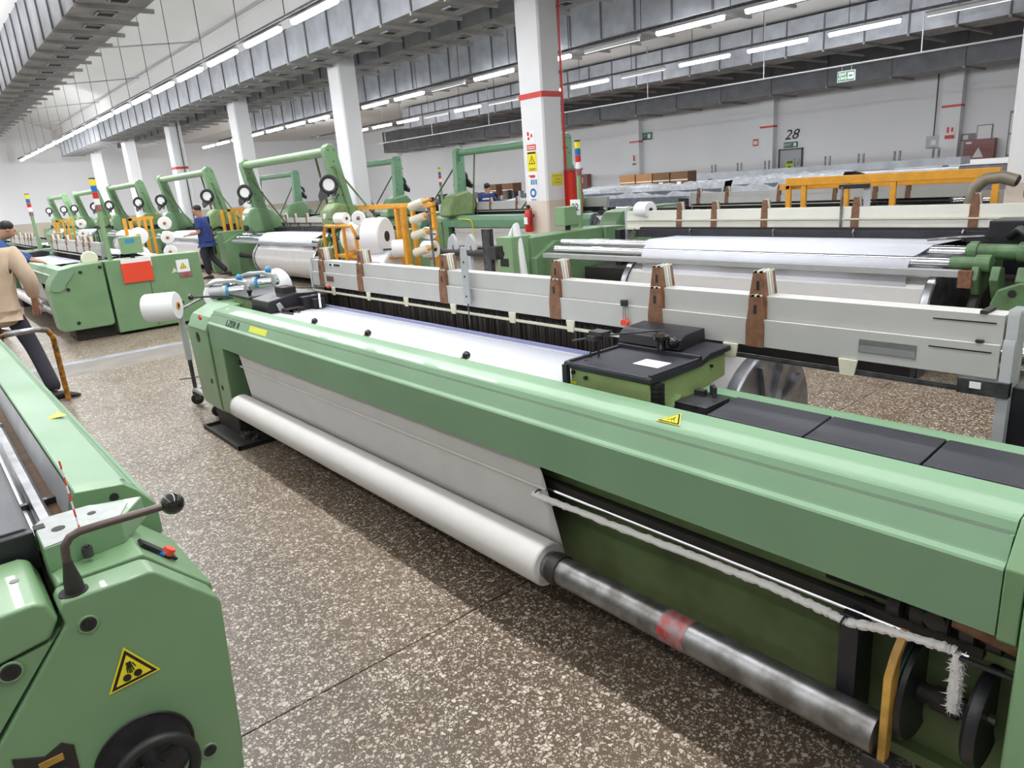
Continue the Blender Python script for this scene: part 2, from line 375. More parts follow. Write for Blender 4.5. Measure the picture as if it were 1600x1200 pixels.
# fire extinguisher
t = thing('fire_extinguisher', 'red fire extinguisher hanging low on the signed column', 'extinguisher', (8.5, 9.48, .84))
B().lathe((0, 0, 0), (0, 0, 1), [(0, .06), (.02, .075), (.32, .075), (.37, .05), (.39, .025), (.41, .025)], 16).build('cylinder', RED, t)
B().box(-.02, .02, -.03, .03, .40, .45).box(-.015, .015, -.02, .09, .45, .465).build('valve', BLACKM, t)
B().tube([(0, -.03, .42), (-.02, -.1, .40), (-.03, -.09, .2), (-.03, -.085, .1)], .009, 6).build('hose', RUBBER, t)
B().box(-.079, -.05, -.04, .045, .14, .26).build('label_plate', PAPER, t)
B().box(.04, .1, -.03, .03, .25, .3).build('bracket', STEELD, t)
# red hose/cable cabinet beside column and red box
t = thing('red_cabinet', 'tall narrow red cabinet right of the signed column', 'cabinet', (9.07, YC - .14, 1.1))
B().box(0, .26, 0, .2, 0, .72).build('box', RED, t, bevel=.01)
B().box(-.01, .27, -.01, .21, .72, .76).build('lid', REDW, t)
B().box(.05, .2, .05, .15, -1.1, 0).build('stand', GREEN, t)

# ------------------------------------------------------------------ ducts
def duct(label, x0, x1, z0, z1, ya, yb, pitch, mt, vents=True, bars=True, over=.1, seam0=0):
    t = thing('ventilation_duct', label, 'duct', (x0, ya, z0))
    w, h, L = x1 - x0, z1 - z0, yb - ya
    B().box(0, w, 0, L, 0, h).build('duct_body', mt, t, smooth=False)
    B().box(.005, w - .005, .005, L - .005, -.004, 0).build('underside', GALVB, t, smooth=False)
    n = int(L / pitch)
    sm = None
    for k in range(n + 1):
        y = seam0 + k * pitch
        if y > L: break
        if sm is None:
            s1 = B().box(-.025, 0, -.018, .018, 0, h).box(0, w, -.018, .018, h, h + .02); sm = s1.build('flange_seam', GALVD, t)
            br = B().box(-.03, w + over, -.03, .03, -.06, -.004).build('hanger_bar', GALVB, t) if bars else None
            if vents:
                vf = B(); cx = w * .52; r = .14
                vf.box(cx - r, cx + r, pitch / 2 - r, pitch / 2 - r + .03, -.03, -.004).box(cx - r, cx + r, pitch / 2 + r - .03, pitch / 2 + r, -.03, -.004)
                vf.box(cx - r, cx - r + .03, pitch / 2 - r, pitch / 2 + r, -.03, -.004).box(cx + r - .03, cx + r, pitch / 2 - r, pitch / 2 + r, -.03, -.004)
                vo = vf.build('vent_frame', GALV, t)
                gr = B().box(cx - r + .03, cx + r - .03, pitch / 2 - r + .03, pitch / 2 + r - .03, -.012, -.004)
                for q in range(4): gr.box(cx - r + .03, cx + r - .03, pitch / 2 - .09 + q * .055, pitch / 2 - .075 + q * .055, -.022, -.012)
                gr = gr.build('vent_grille', GRILLE, vo)
            first = [sm, br] + ([vo] if vents else [])
            for o in first:
                if o: o.location.y = y
        else:
            for o in first:
                if not o: continue
                c_ = copy_tree(o, t); c_.location = (0, y, 0)
    return t
duct('big galvanised duct with square vents along the upper left', 2.7, 3.62, 4.6, 5.55, 3, 46, .9, GALV, seam0=.35, over=.12)
duct('long galvanised duct running past the column tops, tube lights in front', 7.5, 8.45, 4.6, 5.25, 3, 44.5, 1.0, GALV)
duct('galvanised duct with square vents just behind the column line', 9.25, 10.1, 4.62, 5.2, 3, 40, 1.0, GALV, over=.25)
duct('blue-grey duct above the middle row of tube lights', 12.95, 14.2, 4.62, 5.7, 3, 34, .96, GALV, vents=False)
duct('low grey duct above the far row of tube lights', 20.0, 21.2, 4.5, 5.4, 1, 31, 1.07, GALV, vents=False, over=1.2, seam0=.5)
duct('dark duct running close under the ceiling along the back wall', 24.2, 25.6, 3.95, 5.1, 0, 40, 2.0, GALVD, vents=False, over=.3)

# ------------------------------------------------------------------ tube lamps
def lamp_proto(lit):
    t = thing('tube_lamp', '', 'lamp')
    B().prism([(-.05, .03), (.05, .03), (.035, .07), (-.035, .07)], -.8, .8).build('housing', CONDUIT, t)
    B().prism([(-.045, .028), (-.05, -.01), (-.025, -.045), (.025, -.045), (.05, -.01), (.045, .028)], -.77, .77).build('diffuser', TUBE if lit else TUBEOFF, t)
    return t
cnt = {}
LP = lamp_proto(True); LPO = lamp_proto(False); used = [False, False]
ORD = ['first', 'second', 'third', 'fourth', 'fifth', 'sixth', 'seventh', 'eighth', 'ninth', 'tenth', 'eleventh', 'twelfth', 'thirteenth', 'fourteenth', 'fifteenth', 'sixteenth', 'seventeenth', 'eighteenth', 'nineteenth', 'twentieth']
rown = {5.9: 'left-hand row of lit tube lamps', 12.75: 'middle row of lit tube lamps', 17.5: 'right-hand row of lit tube lamps'}
def put_lamp(x, y, z, lit=True, lab=None, grp=None):
    p = LP if lit else LPO; i = 0 if lit else 1
    o = p if not used[i] else copy_tree(p)
    used[i] = True
    o.location = (x, y, z); cnt[(x, lit)] = cnt.get((x, lit), 0) + 1; o['label'] = '%s %s tube lamp from the right in the %s lamp row' % (ORD[cnt[(x, lit)] - 1], 'lit' if lit else 'unlit', {5.9: 'left-hand', 12.75: 'middle', 17.5: 'right-hand'}[x]); o['group'] = grp or rown[x]
for k in range(18): put_lamp(5.9, 9.3 + k * 2.12, 4.56)
# unlit tubes sit in some places of the middle row and the far row
for k in range(16):
    y = 7.1 + k * 2.03 + .03
    lit = k not in (2, 5, 8)
    put_lamp(12.75, y, 4.40, lit, None if lit else 'unlit tube lamp in a gap of the middle lamp row', None if lit else 'unlit lamps of the middle row')
for k in range(13):
    y = 5.6 + k * 2.1; lit = k not in (0, 4, 7, 9)
    put_lamp(17.5, y + .2, 4.45, lit, None if lit else 'unlit tube lamp in a gap of the right-hand lamp row', None if lit else 'unlit lamps of the right-hand row')
for x, z, nm in ((5.9, 4.66, 'left'), (12.75, 4.5, 'middle'), (17.5, 4.55, 'right')):
    tr = thing('lamp_track', 'long grey cable track carrying the %s row of tube lamps' % nm, 'cable track', (x, 3, z))
    B().box(-.03, .03, 0, 44 if x < 6 else 33, 0, .05).build('tray', STEELD, tr)
    h = B()
    for k in range(20 if x < 6 else 12): h.cyl((0, 1 + k * 2.12, .05), (0, 1 + k * 2.12, (7.1 if x < 6 else 5.9) - z), .008, 4)
    tag(h.build('hanger_wire', STEELD, tr), kind='stuff')
t = thing('ceiling_conduit', 'grey pipe run hanging below the dark ceiling near the back wall', 'pipe', (19, 2, 3.9))
B().cyl((0, 0, 0), (0, 30, 0), .022, 8).build('pipe', CONDUIT, t)
h = B()
for k in range(8): h.box(-.01, .01, 1.2 + k * 4, 1.22 + k * 4, 0, 1.5)
h.build('hanger', CONDUIT, t)
t = thing('ceiling_conduit', 'thin conduit with cross runs under the white vaulted ceiling', 'pipe', (7.9, 4, 6.25))
B().cyl((0, 0, 0), (0, 42, 0), .02, 6).build('pipe', CONDUIT, t)
for k in range(6): B().cyl((-4.2, 5.3 + k * 6.75, -.5), (.1, 5.3 + k * 6.75, 0), .02, 6).build('cross_pipe', CONDUIT, t)
# ceiling end wall stubs of columns above the duct are the columns themselves

# exit sign
t = thing('exit_sign', 'green exit sign hanging from the pipe at upper right', 'sign', (19, 8.72, 3.52))
B().box(0, .05, 0, .44, 0, .25).build('case', PAPER, t, bevel=.004)
B().box(-.004, 0, .012, .428, .012, .238).build('green_panel', GREENS, t)
B().box(-.007, -.004, .03, .17, .05, .2).build('door_symbol', PAPER, t)
B().prism([(.05, .1), (.12, .1), (.12, .07), (.155, .125), (.12, .18), (.12, .15), (.05, .15)], -.009, -.007, 'x').build('arrow', GREENS, t)
text('lettering', 'EXIT', .09, PAPER, t, (-.005, .30, .17), FACE_NX)
text('lettering', 'ÇIKIŞ', .085, PAPER, t, (-.005, .30, .08), FACE_NX)
B().cyl((.02, .1, .25), (.02, .1, .40), .006, 6).cyl((.02, .34, .25), (.02, .34, .40), .006, 6).build('hanger', CONDUIT, t)

# ------------------------------------------------------------------ looms
def warning_triangle(parent, p, e1, e2, size, hands=False):
    """raised triangular sticker; p centre, e1 right, e2 up (unit vectors), normal e1 x e2"""
    p = Vector(p); e1 = Vector(e1).normalized(); e2 = Vector(e2).normalized(); n = e1.cross(e2)
    def tri(r, off):
        b = B(); P = []
        for a in (90, 210, 330):
            d = e1 * math.cos(math.radians(a)) + e2 * math.sin(math.radians(a)); P.append(p + d * r)
        lo = [b.bm.verts.new(q + n * (off - .0006)) for q in P]; hi = [b.bm.verts.new(q + n * off) for q in P]
        b.bm.faces.new(hi); b.bm.faces.new(lo[::-1])
        for i in range(3): b.bm.faces.new((lo[i], lo[(i + 1) % 3], hi[(i + 1) % 3], hi[i]))
        return b
    a = tri(size, .001).build('warning_sticker', YELLOW, parent, smooth=False)
    tri(size * .88, .0018).build('black_border', INK, a, smooth=False)
    tri(size * .68, .0026).build('yellow_field', YELLOW, a, smooth=False)
    b = B()
    def Q(x, y): return p + e1 * (x * size) + e2 * (y * size) + n * .003
    if hands:
        for cx in (-.19, .17): b.lathe(Q(cx, -.17), n, [(0, size * .135), (.0012, size * .135)], 14)
        for q, w in (([(-.02, .40), (-.02, .2)], .09), ([(-.11, .2), (-.12, .0)], .022), ([(-.06, .2), (-.05, -.05)], .022), ([(.0, .2), (.01, -.05)], .022), ([(.06, .2), (.08, .0)], .022), ([(.1, .32), (.17, .12)], .022)):
            b.cyl(Q(*q[0]), Q(*q[1]), size * w, 6)
    else:
        b.cyl(Q(-.25, -.2), Q(.1, .12), size * .03, 4); b.cyl(Q(-.05, .05), Q(.12, -.22), size * .03, 4); b.cyl(Q(.0, .1), Q(.3, -.2), size * .03, 4)
        b.cyl(Q(.05, .3), Q(.08, .1), size * .04, 4)
    b.build('pictogram', INK, a, smooth=False)
    return a

def spacer_profile(h0, h1, w0, w1):
    return [(-w0 / 2, h0), (w0 / 2, h0), (w0 / 2, h0 + (h1 - h0) * .42), (w1 / 2, h1 - .006), (w1 / 2 - .006, h1), (.006, h1), (.004, h1 - .008), (-.004, h1 - .008), (-.006, h1), (-w1 / 2 + .006, h1), (-w1 / 2, h1 - .006), (-w0 / 2, h0 + (h1 - h0) * .42)]
def shaft_frames(t, ya, yb, spots, n=6, fr=FRAME, detail=True, x0=.75, zf=1.083):
    """stack of harness frames; the front one hangs lower"""
    for i in range(n):
        x = x0 + i * .0155; z = zf if i == 0 else zf + .086
        f = B().box(x, x + .011, ya, yb, z, z + .104)
        o = f.build('shaft_frame', fr, t, bevel=.002 if detail else 0, seg=1)
        for y in spots:
            w0, w1 = (.075, .042)
            if i in (0, 1, n - 1):
                b = B().prism(spacer_profile(z - .001, z + .195, w0, w1), x - .004, x + .0125, 'x')
                s_ = b.build('spacer', WOOD, o)
                if detail:
                    B().box(x - .0052, x - .004, y - .0055, y + .0055, z + .125, z + .158).build('slot', INK, s_)
                s_.location = (0, 0, 0)
                for v in s_.data.vertices: v.co.y += y
                B().prism([(y - w1 / 2 + .002 + (0), z + .195), (y + w1 / 2 - .002, z + .195), (y + w1 / 2, z + .188), (y - w1 / 2, z + .188)], x - .004, x + .0125, 'x').build('spacer_tip', IVORY, o)
            else:
                b = B().prism([(a + y, c) for a, c in spacer_profile(z - .001, z + .195, w0, w1)], x - .0005, x + .0118, 'x')
                b.build('spacer', IVORY if i % 2 else FRAME, o)
    if fr is WHITEF:
        xb = x0 + n * .0155
        B().box(xb, xb + .012, ya, yb, zf + .072, zf + .086).box(xb, xb + .010, ya, yb, zf - .03, zf - .018).build('rear_rail', IVORY, t)
        B().box(x0 + .02, xb, ya, yb, zf - .015, zf + .066).build('lower_profile', WHITEF, t)
        for y in spots: B().prism([(y - .037, zf - .001), (y + .037, zf - .001), (y + .037, zf + .10), (y - .037, zf + .10)], xb - .004, xb + .008, 'x').build('spacer', WOOD, t)
        for k in range(6): B().box(xb - .002, xb + .014, ya + .5 + k * .7, ya + .56 + k * .7, zf - .03, zf + .0).build('plastic_clip', IVORY, t)
    # guide rails and plastic clips under the front frame
    B().box(x0 + .002, x0 + .007, ya - .03, yb, zf - .042, zf - .034).box(x0 + .012, x0 + .017, ya - .03, yb, zf - .054, zf - .046).build('heddle_rail', STEELD, t)
    B().box(x0 - .003, x0 + .010, 1.9, yb, zf - .046, zf - .034).build('heddle_rail', IVORY, t)
    B().box(x0 - .002, x0 + .018, ya - .03, 1.9, zf - .05, zf - .040).build('heddle_rail', STEELD, t)

def loom(name, label, loc, rotz=0, detail=2, cloth=(1.87, 5.0), gantry=False, signal=True, roll=True, back=True, group=None, frames=6, greens=None, cabinet=True, whiteframe=False):
    """local frame: x 0 = front of breast cover, +x to the warp side; y -0.45 .. 5.9"""
    t = thing(name, label, 'loom', loc, rotz, group)
    G = greens or GREENL
    c0, c1 = cloth
    # breast cover: folded sheet with groove and bevels
    sec = [(0, .726), (0, .885), (.004, .891), (.017, .898), (.020, .903), (.043, .950), (.046, .948), (.053, .947), (.055, .955), (.064, .973), (.070, .978), (.196, .995), (.2, .992), (.2, .955), (.19, .955), (.19, .983), (.078, .966), (.055, .935), (.032, .893), (.012, .878), (.012, .726)]
    cv = B().prism(sec, .36, 5.44).build('breast_cover', G, t, smooth=False)
    if detail > 1:
        B().box(.0455, .0545, .37, 5.43, .9465, .9487).build('groove_shadow_gap', FRAMED, cv)
    # body below the cover
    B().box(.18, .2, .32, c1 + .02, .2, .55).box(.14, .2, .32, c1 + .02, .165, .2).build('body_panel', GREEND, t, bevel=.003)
    B().box(.15, .6, 5.18, 5.2, .17, .9).box(.19, .2, c1 + .02, 5.18, .17, .9).build('shade_backing', BLACK, t)  # black panels added as the darkness behind the end post
    B().box(.30, 1.2, .2, 5.4, .30, .62).build('machine_bed', BLACKM, t)
    B().box(.10, .13, .4, 5.3, .585, .615).build('temple_bar', BLACKM, t)
    B().cyl((.075, .42, .598), (.075, 5.3, .598), .005, 6).build('guide_rod', CHROME, t)
    if detail > 1:
        B().box(.16, .18, .33, 5.3, .55, .70).build('upper_panel', GREENY, t)
        for y in (.7, 1.08, 1.32, 2.9, 4.1):
            B().prism([(.10, .20), (.14, .20), (.14, .235), (.118, .25), (.10, .235), (.09, .14), (.12, .14)], y, y + .045).build('hook_clip', BLACKM, t, bevel=.003)
    # cloth roll and its tube
    B().cyl((0, .575, .326), (0, c1 + .1, .326), .054, 20).build('roll_tube', STEEL, t)
    if roll:
        cr = c0 - .08
        B().lathe((0, cr, .326), (0, 1, 0), [(0, .058), (0, .082), (.006, .087), (c1 - cr - .006, .087), (c1 - cr, .082), (c1 - cr, .058)], 32).build('cloth_roll', CLOTHR, t)
        hx = [(.035, .745), (.052, .66), (.058, .604), (.066, .53), (.078, .42), (.0855, .335)]
        rows = [[(x, y, z) for y in (c0 - .19 * max(0, .745 - z), c0 + .002, (c0 + c1) / 2, c1 - .002, c1)] for x, z in hx]
        B().quadgrid(rows).build('hanging_cloth', CLOTHR, t, thick=.002)
        B().cyl((.050, c0 - .03, .606), (.050, c1 + .03, .606), .0055, 8).build('spreader_bar', CLOTHR, t)
    # top cloth from the breast beam to the reed
    rows = [[(x, y, z) for y in (c0, (c0 + c1) / 2, c1)] for x, z in ((.12, .72), (.16, .90), (.19, .952), (.24, .957), (.45, .957), (.62, .957))]
    B().quadgrid(rows).build('woven_cloth', CLOTH, t, thick=.002)
    B().box(.622, .655, c0 - .05, 5.35, .935, .957).build('reed_holder', ALU, t)
    B().box(.655, .672, c0 - .05, 5.35, .945, .972).build('reed', mat('bluish_reed', (.30, .32, .55), .3, metal=.4), t)
    B().box(.672, .77, c0 - .02, 5.4, .90, .925).build('race_board', BLACK, t)
    # heddles: thin wires nobody could count
    hd = B(); rnd = random.Random(3)
    n = 520 if detail > 1 else (60 if detail == 1 else 0)
    for i in range(n):
        y = c0 + (c1 - c0) * (i + rnd.random() * .6) / n; x = .765 + rnd.random() * .06; w = .0012 if detail > 1 else .006
        hd.prism([(x, y - w), (x + .001, y - w), (x + .001, y + w), (x, y + w)], .93, 1.04 + rnd.random() * .02, 'z')
    if n: tag(hd.build('heddles', BLACKM if detail < 2 else mat('heddle_wire', (.20, .17, .15), .45, metal=.6), t, smooth=False), kind='stuff')
    B().box(.83, .90, c0, c1, .90, 1.07).build('heddle_backdrop', BLACKM, t)
    spots = (4.99, 4.40, 3.41, 2.47, 1.86, 1.395)
    if detail > 0 or frames:
        shaft_frames(t, .61, 5.15, spots if detail > 0 else spots[::2], frames, WHITEF if whiteframe else FRAME, detail > 1)
    # guides at both ends of the harness
    if detail > 0:
        for y in ((.575, 5.16)):
            b = B()
            for i in range(frames):
                x = .75 + i * .0155; z = 1.205 if i == 0 else 1.291
                b.prism([(x, .70), (x + .011, .70), (x + .011, z - .02), (x + .0055, z), (x, z - .02)], y, y + .03)
            b.build('frame_stile', ALU, t, bevel=.001, seg=1)
            B().box(.78, .93, y - .09 if y < 1 else y + .03, y if y < 1 else y + .1, .3, 1.06).build('stile_guide', BLACK, t, bevel=.004)
    # end heads and feet
    b = B().prism([(-.001, .735), (.14, .735), (.14, .17), (.01, .19), (-.001, .21)], 5.2, 5.44)
    b.build('end_post', GREEN, t, bevel=.008)
    b = B().prism([(.02, .90), (.2, .99), (.9, .99), (.9, .16), (.02, .17), (-.005, .22), (-.02, .80)], 5.46, 5.9)
    b.build('end_housing', GREEN, t, bevel=.012)
    B().prism([(-.025, .83), (.03, .925), (.2, 1.0), (.2, .93), (.03, .80)], 5.45, 5.86).build('corner_cap', GREENL, t, bevel=.006)
    if detail > 1:
        hb = B()
        for y, z, r in ((5.66, .76, .04), (5.56, .42, .02), (5.36, .40, .02)):
            x = {.76: -.0225, .42: -.0135, .40: -.004}[z]
            hb.cyl((x, y, z), (x + .06, y, z), r, 14)
        hb.build('inspection_hole', INK, t)
    B().box(.05, .75, 5.3, 5.8, 0, .17).build('machine_foot', BLACKM, t, bevel=.01)
    B().box(.05, .9, -.3, .3, 0, .16).build('machine_foot', BLACKM, t, bevel=.01)
    # drive end
    if cabinet:
        b = B().prism([(-.13, .20), (-.10, .17), (.5, .17), (.54, .20), (.54, 1.06), (.22, 1.05), (.0, 1.02), (-.12, .86), (-.16, .74)], -.45, -.02)
        b.build('end_cover', GREEN, t, bevel=.015)
        B().prism([(.57, .04), (1.85, .04), (1.85, 1.05), (.57, 1.06)], -.45, -.05).build('drive_cabinet', GREEN, t, bevel=.01)
        B().box(1.1, 1.105, -.455, -.45, .06, 1.0).build('door_joint', INK, t)
        for x, z in ((.25, .95), (.50, .99), (.06, .74), (.09, .27)):
            B().cyl((x, -.456, z), (x, -.449, z), .025, 14).build('plug', BLACK, t)
        B().prism([(-.13, .74), (-.05, .72), (.03, .76), (.04, .80), (.17, .95), (.16, 1.03), (.0, 1.01), (-.115, .86)], -.47, -.45).build('corner_panel', GREENL, t, bevel=.003)
    if signal:
        B().cyl((.67, -.35, 1.02), (.67, -.35, 1.74), .032, 10).build('signal_post', GREENT, t)
        s_ = B().cyl((.67, -.35, 2.17), (.67, -.35, 2.185), .04, 12).build('lamp_cap', BLACK, t)
        for i, mt in enumerate((REDW, PAPER, RED, BLUE, YELLOW)):
            B().cyl((.67, -.35, 1.74 + i * .086), (.67, -.35, 1.74 + i * .086 + .082), .038, 12).build('signal_lens', mt, t)
        B().box(.85, 1.12, -.38, -.2, 1.12, 1.36).build('terminal_box', GREENT, t, bevel=.01)
        B().box(.95, 1.0, -.32, -.27, 1.0, 1.12).build('terminal_bracket', BLACKM, t)
        B().box(.90, 1.02, -.383, -.38, 1.27, 1.33).build('display', BLUEL, t)
    # weft side head
    B().prism([(.33, .94), (.68, .94), (.70, 1.03), (.58, 1.07), (.33, 1.05)], 5.1, 5.6).build('picking_unit', BLACK, t, bevel=.008)
    if back:
        for y0_, y1_ in ((-.1, .02), (5.42, 5.54)):
            B().prism([(.5, 0.02), (1.8, .02), (1.85, .12), (1.86, .80), (1.5, .98), (.5, .9)], y0_, y1_).build('side_frame', GREEN, t, bevel=.01)
        r0, r1 = c0 - 1.25, c1 + .22
        B().box(1.80, 1.87, r0 - .1, r1 + .05, .815, .868).build('rear_bar', ALU, t, bevel=.004)
        B().cyl((1.73, r0, .905), (1.73, r1 - .05, .905), .045, 20).build('back_roller', CHROME, t)
        B().cyl((1.56, r0 - .05, .965), (1.56, r1, .965), .05, 20).build('back_roller', CHROME, t)
        B().box(.96, 1.03, .9, 5.2, .985, 1.07).build('warp_stop_motion', SLATE, t)
        B().box(.90, .95, .9, 5.2, 1.0, 1.09).build('lamella_bank', BLACKM, t)
        if detail > 0:
            for y in (.9, 1.7, 2.7, 3.5, 4.4): B().tube([(1.04, y, .99), (1.07, y, 1.06), (1.055, y, 1.085), (1.03, y, 1.07)], .007, 6).build('wire_hook', STEEL, t)
        rows = [[(x, y, z) for y in (c0 + dy, (c0 + c1) / 2, c1 - dy)] for x, z, dy in ((.86, 1.0, -.02), (1.2, 1.008, 0), (1.50, 1.019, .0), (1.57, 1.0185, .02), (1.625, .995, .04), (1.68, .965, .07), (1.735, .953, .09), (1.775, .925, .10), (1.792, .88, .11), (1.79, .7, .12), (1.84, .5, .12))]
        B().quadgrid(rows).build('warp_sheet', CLOTH, t, thick=.002)
        fl_ = None
        for y in (c0 - .10, c1 + .04):
            fb = B().lathe((1.53, y, .47), (0, 1, 0), [(0, .05), (0, .35), (-.01, .38), (.0, .39), (.05, .39), (.06, .38), (.05, .35), (.05, .05)], 36)
            f_ = fb.build('beam_flange', FLANGE, t)
            rb = B()
            for k in range(10):
                a = 2 * PI * k / 10
                d = Vector((math.cos(a), 0, math.sin(a))); w = Vector((-math.sin(a), 0, math.cos(a)))
                for sg in (-1,):
                    p = Vector((1.53, y - .012, .47)); q = [p + d * .12 + w * .03, p + d * .12 - w * .03, p + d * .34 - w * .012, p + d * .34 + w * .012]
                    lo = [rb.bm.verts.new(v + Vector((0, .014, 0))) for v in q]; hi = [rb.bm.verts.new(v - Vector((0, .014, 0))) for v in q]
                    rb.bm.faces.new(hi); rb.bm.faces.new(lo[::-1])
                    for i in range(4): rb.bm.faces.new((lo[i], lo[(i + 1) % 4], hi[(i + 1) % 4], hi[i]))
            rb.build('flange_rib', FLANGE, f_, bevel=.004, seg=1)
        B().cyl((1.53, .1, .47), (1.53, 5.35, .47), .06, 14).build('beam_shaft', BLACKM, t)
        B().cyl((1.53, c0 - .04, .47), (1.53, c1 + .04, .47), .355, 32).build('warp_beam', CLOTHR, t)
        if True:
            k1 = B().cyl((1.56, r1, .975), (1.56, r1 + .34, .975), .058, 16).cyl((1.56, r1 + .02, .975), (1.56, r1 + .08, .975), .075, 16).cyl((1.56, r1 + .34, .975), (1.56, r1 + .44, .975), .075, 16).cyl((1.73, r1 - .05, .905), (1.73, r1 + .12, .905), .05, 16).cyl((1.73, r1 + .12, .905), (1.73, r1 + .22, .905), .068, 16)
            k1.build('roller_bearing', CASTG, t, bevel=.004)
            B().prism([(1.25, .70), (1.5, .62), (1.78, .68), (1.86, .80), (1.82, .90), (1.72, .84), (1.55, .84), (1.42, .93), (1.28, .92)], r1 + .12, r1 + .17).prism([(1.60, .58), (1.68, .56), (1.84, .80), (1.80, .90), (1.70, .88)], r1 + .24, r1 + .30).prism([(1.60, .58), (1.68, .56), (1.84, .80), (1.80, .90), (1.70, .88)], r1 + .40, r1 + .46).build('roller_lever', CASTG, t, bevel=.01)
            B().box(1.83, 1.87, r1 + .05, r1 + .14, .74, .87).build('bar_end_block', WOOD, t, bevel=.004)
            B().prism([(r1 + .30, .50), (r1 + .58, .50), (r1 + .60, .80), (r1 + .44, .80), (r1 + .30, .74), (r1 + .26, .62)], 1.80, 1.85, 'x').build('gear_cover', CASTG, t, bevel=.02)
            B().cyl((1.845, r1 + .42, .57), (1.865, r1 + .42, .57), .028, 12).build('gear_bolt', BRASS, t)
            B().cyl((1.845, r1 + .40, .72), (1.86, r1 + .40, .72), .026, 12).build('gear_hole', INK, t)
            B().lathe((1.55, r1 + .10, .47), (0, 1, 0), [(0, .10), (0, .26), (.02, .28), (.06, .28), (.08, .26), (.08, .1)], 24).build('worm_wheel', BLACKM, t)
            B().lathe((1.62, r1 + .30, .36), (0, 1, 0), [(0, .04), (0, .14), (.02, .16), (.05, .16), (.07, .14), (.07, .04)], 24).build('drive_gear', CASTG, t)
            B().box(1.0, 1.3, r1 + .05, r1 + .4, .98, 1.18).build('motor_box', BLACK, t, bevel=.01)
            B().tube([(1.3, r1 + .2, 1.06), (1.45, r1 + .3, 1.13), (1.6, r1 + .4, 1.10), (1.72, r1 + .5, 1.06), (1.74, r1 + .58, .9), (1.74, r1 + .58, .5)], .03, 8).build('cable', RUBBER, t)
            B().tube([(1.2, r1 + .1, 1.02), (1.4, r1 + .05, 1.07), (1.5, r1 - .1, 1.07), (1.52, r1 - .3, 1.05)], .012, 6).build('feeler_arm', STEEL, t)
            if whiteframe: B().prism([(1.1, .9), (1.3, .9), (1.3, 1.28), (1.5, 1.36), (1.52, 1.42), (1.3, 1.44), (1.12, 1.36)], r1 + .30, r1 + .42).build('bracket_arm', CASTG, t, bevel=.012)
    if gantry:
        # tall warp gantry: two leaning plates, cross tube, braces and ring arms
        before = set(t.children)
        for y in ((1.0, 5.1) if gantry == 1 else (1.45, 5.2)):
            q0 = .14 if gantry == 1 else .36
            b = B(); P = [(.85 + q0, .95), (1.17 + q0, .95), (1.55, 2.45), (1.54, 2.56), (1.46, 2.62), (1.36, 2.60), (1.30, 2.5)]
            b.prism(P, y - .09, y + .09).build('gantry_upright', GREENB if gantry == 2 else GREEN, t, bevel=.03)
            bb = B()
            for q, (x, z) in enumerate(((1.36, 2.5), (1.48, 2.5), (1.40, 2.3), (1.45, 2.2), (1.3, 1.7), (1.34, 1.85), (1.2, 1.35))): bb.cyl((x, y - .095, z), (x, y + .095, z), .014, 6)
            bb.build('bolt', BLACKM, t)
            gm = B().prism([(.75, .98), (1.5, .98), (1.62, 1.15), (1.60, 1.42), (1.45, 1.58), (1.0, 1.50), (.8, 1.25)], y - .33, y + .12)
            gm.build('dobby_housing', GREENY if y > 3 else GREEN, t, bevel=.06)
            B().cyl((1.60, y - .12, 1.34), (1.635, y - .12, 1.34), .05, 14).build('sight_glass', PAPER, t)
            B().cyl((1.6, y - .02, 1.12), (1.67, y - .02, 1.12), .07, 14).build('hand_knob', RUBBER, t)
            b = B().torus((1.62, y + .22, 1.90), (.62, .75, 0), .14, .038, 22, 8)
            b.prism([(y - .22, 1.62), (y + .12, 1.70), (y + .16, 1.84), (y - .1, 1.86), (y - .25, 1.72)], 1.58, 1.63, 'x')
            b.tube([(1.62, y + .3, 1.72), (1.66, y + .5, 1.74), (1.68, y + .62, 1.84)], .02, 6).tube([(1.62, y + .28, 1.68), (1.66, y + .5, 1.66), (1.68, y + .66, 1.72)], .016, 6)
            b.build('ring_arm', BLACK, t)
            B().lathe((1.62, y + .22, 1.90), (.62, .75, 0), [(-.01, .11), (.01, .11)], 20).build('guide_disc', PAPER, t)
            sg = -1 if y > 3 else 1
            B().cyl((1.42, y, 2.3), (1.15, y + 1.2, 1.1), .02, 6).build('brace_rod', GREEND, t)
        B().cyl((1.43, 1.0 if gantry == 1 else 1.45, 2.48), (1.43, 5.1, 2.48), .085, 18).build('cross_tube', GREENB if gantry == 2 else GREENT, t)
        B().cyl((1.43, 4.55, 2.42), (1.25, 4.55, 1.05), .022, 6).build('brace_rod', GREEND, t)
        if gantry == 2:
            for o_ in t.children:
                if o_ not in before: o_.location.x = -.92
    return t

main = loom('loom', 'long green loom across the middle of the photo with a white cloth roll in front', (1.6, 0, 0), signal=False, cabinet=False)

# ---- details that only the middle loom shows
def X(*a): return [v - 1.6 for v in a]
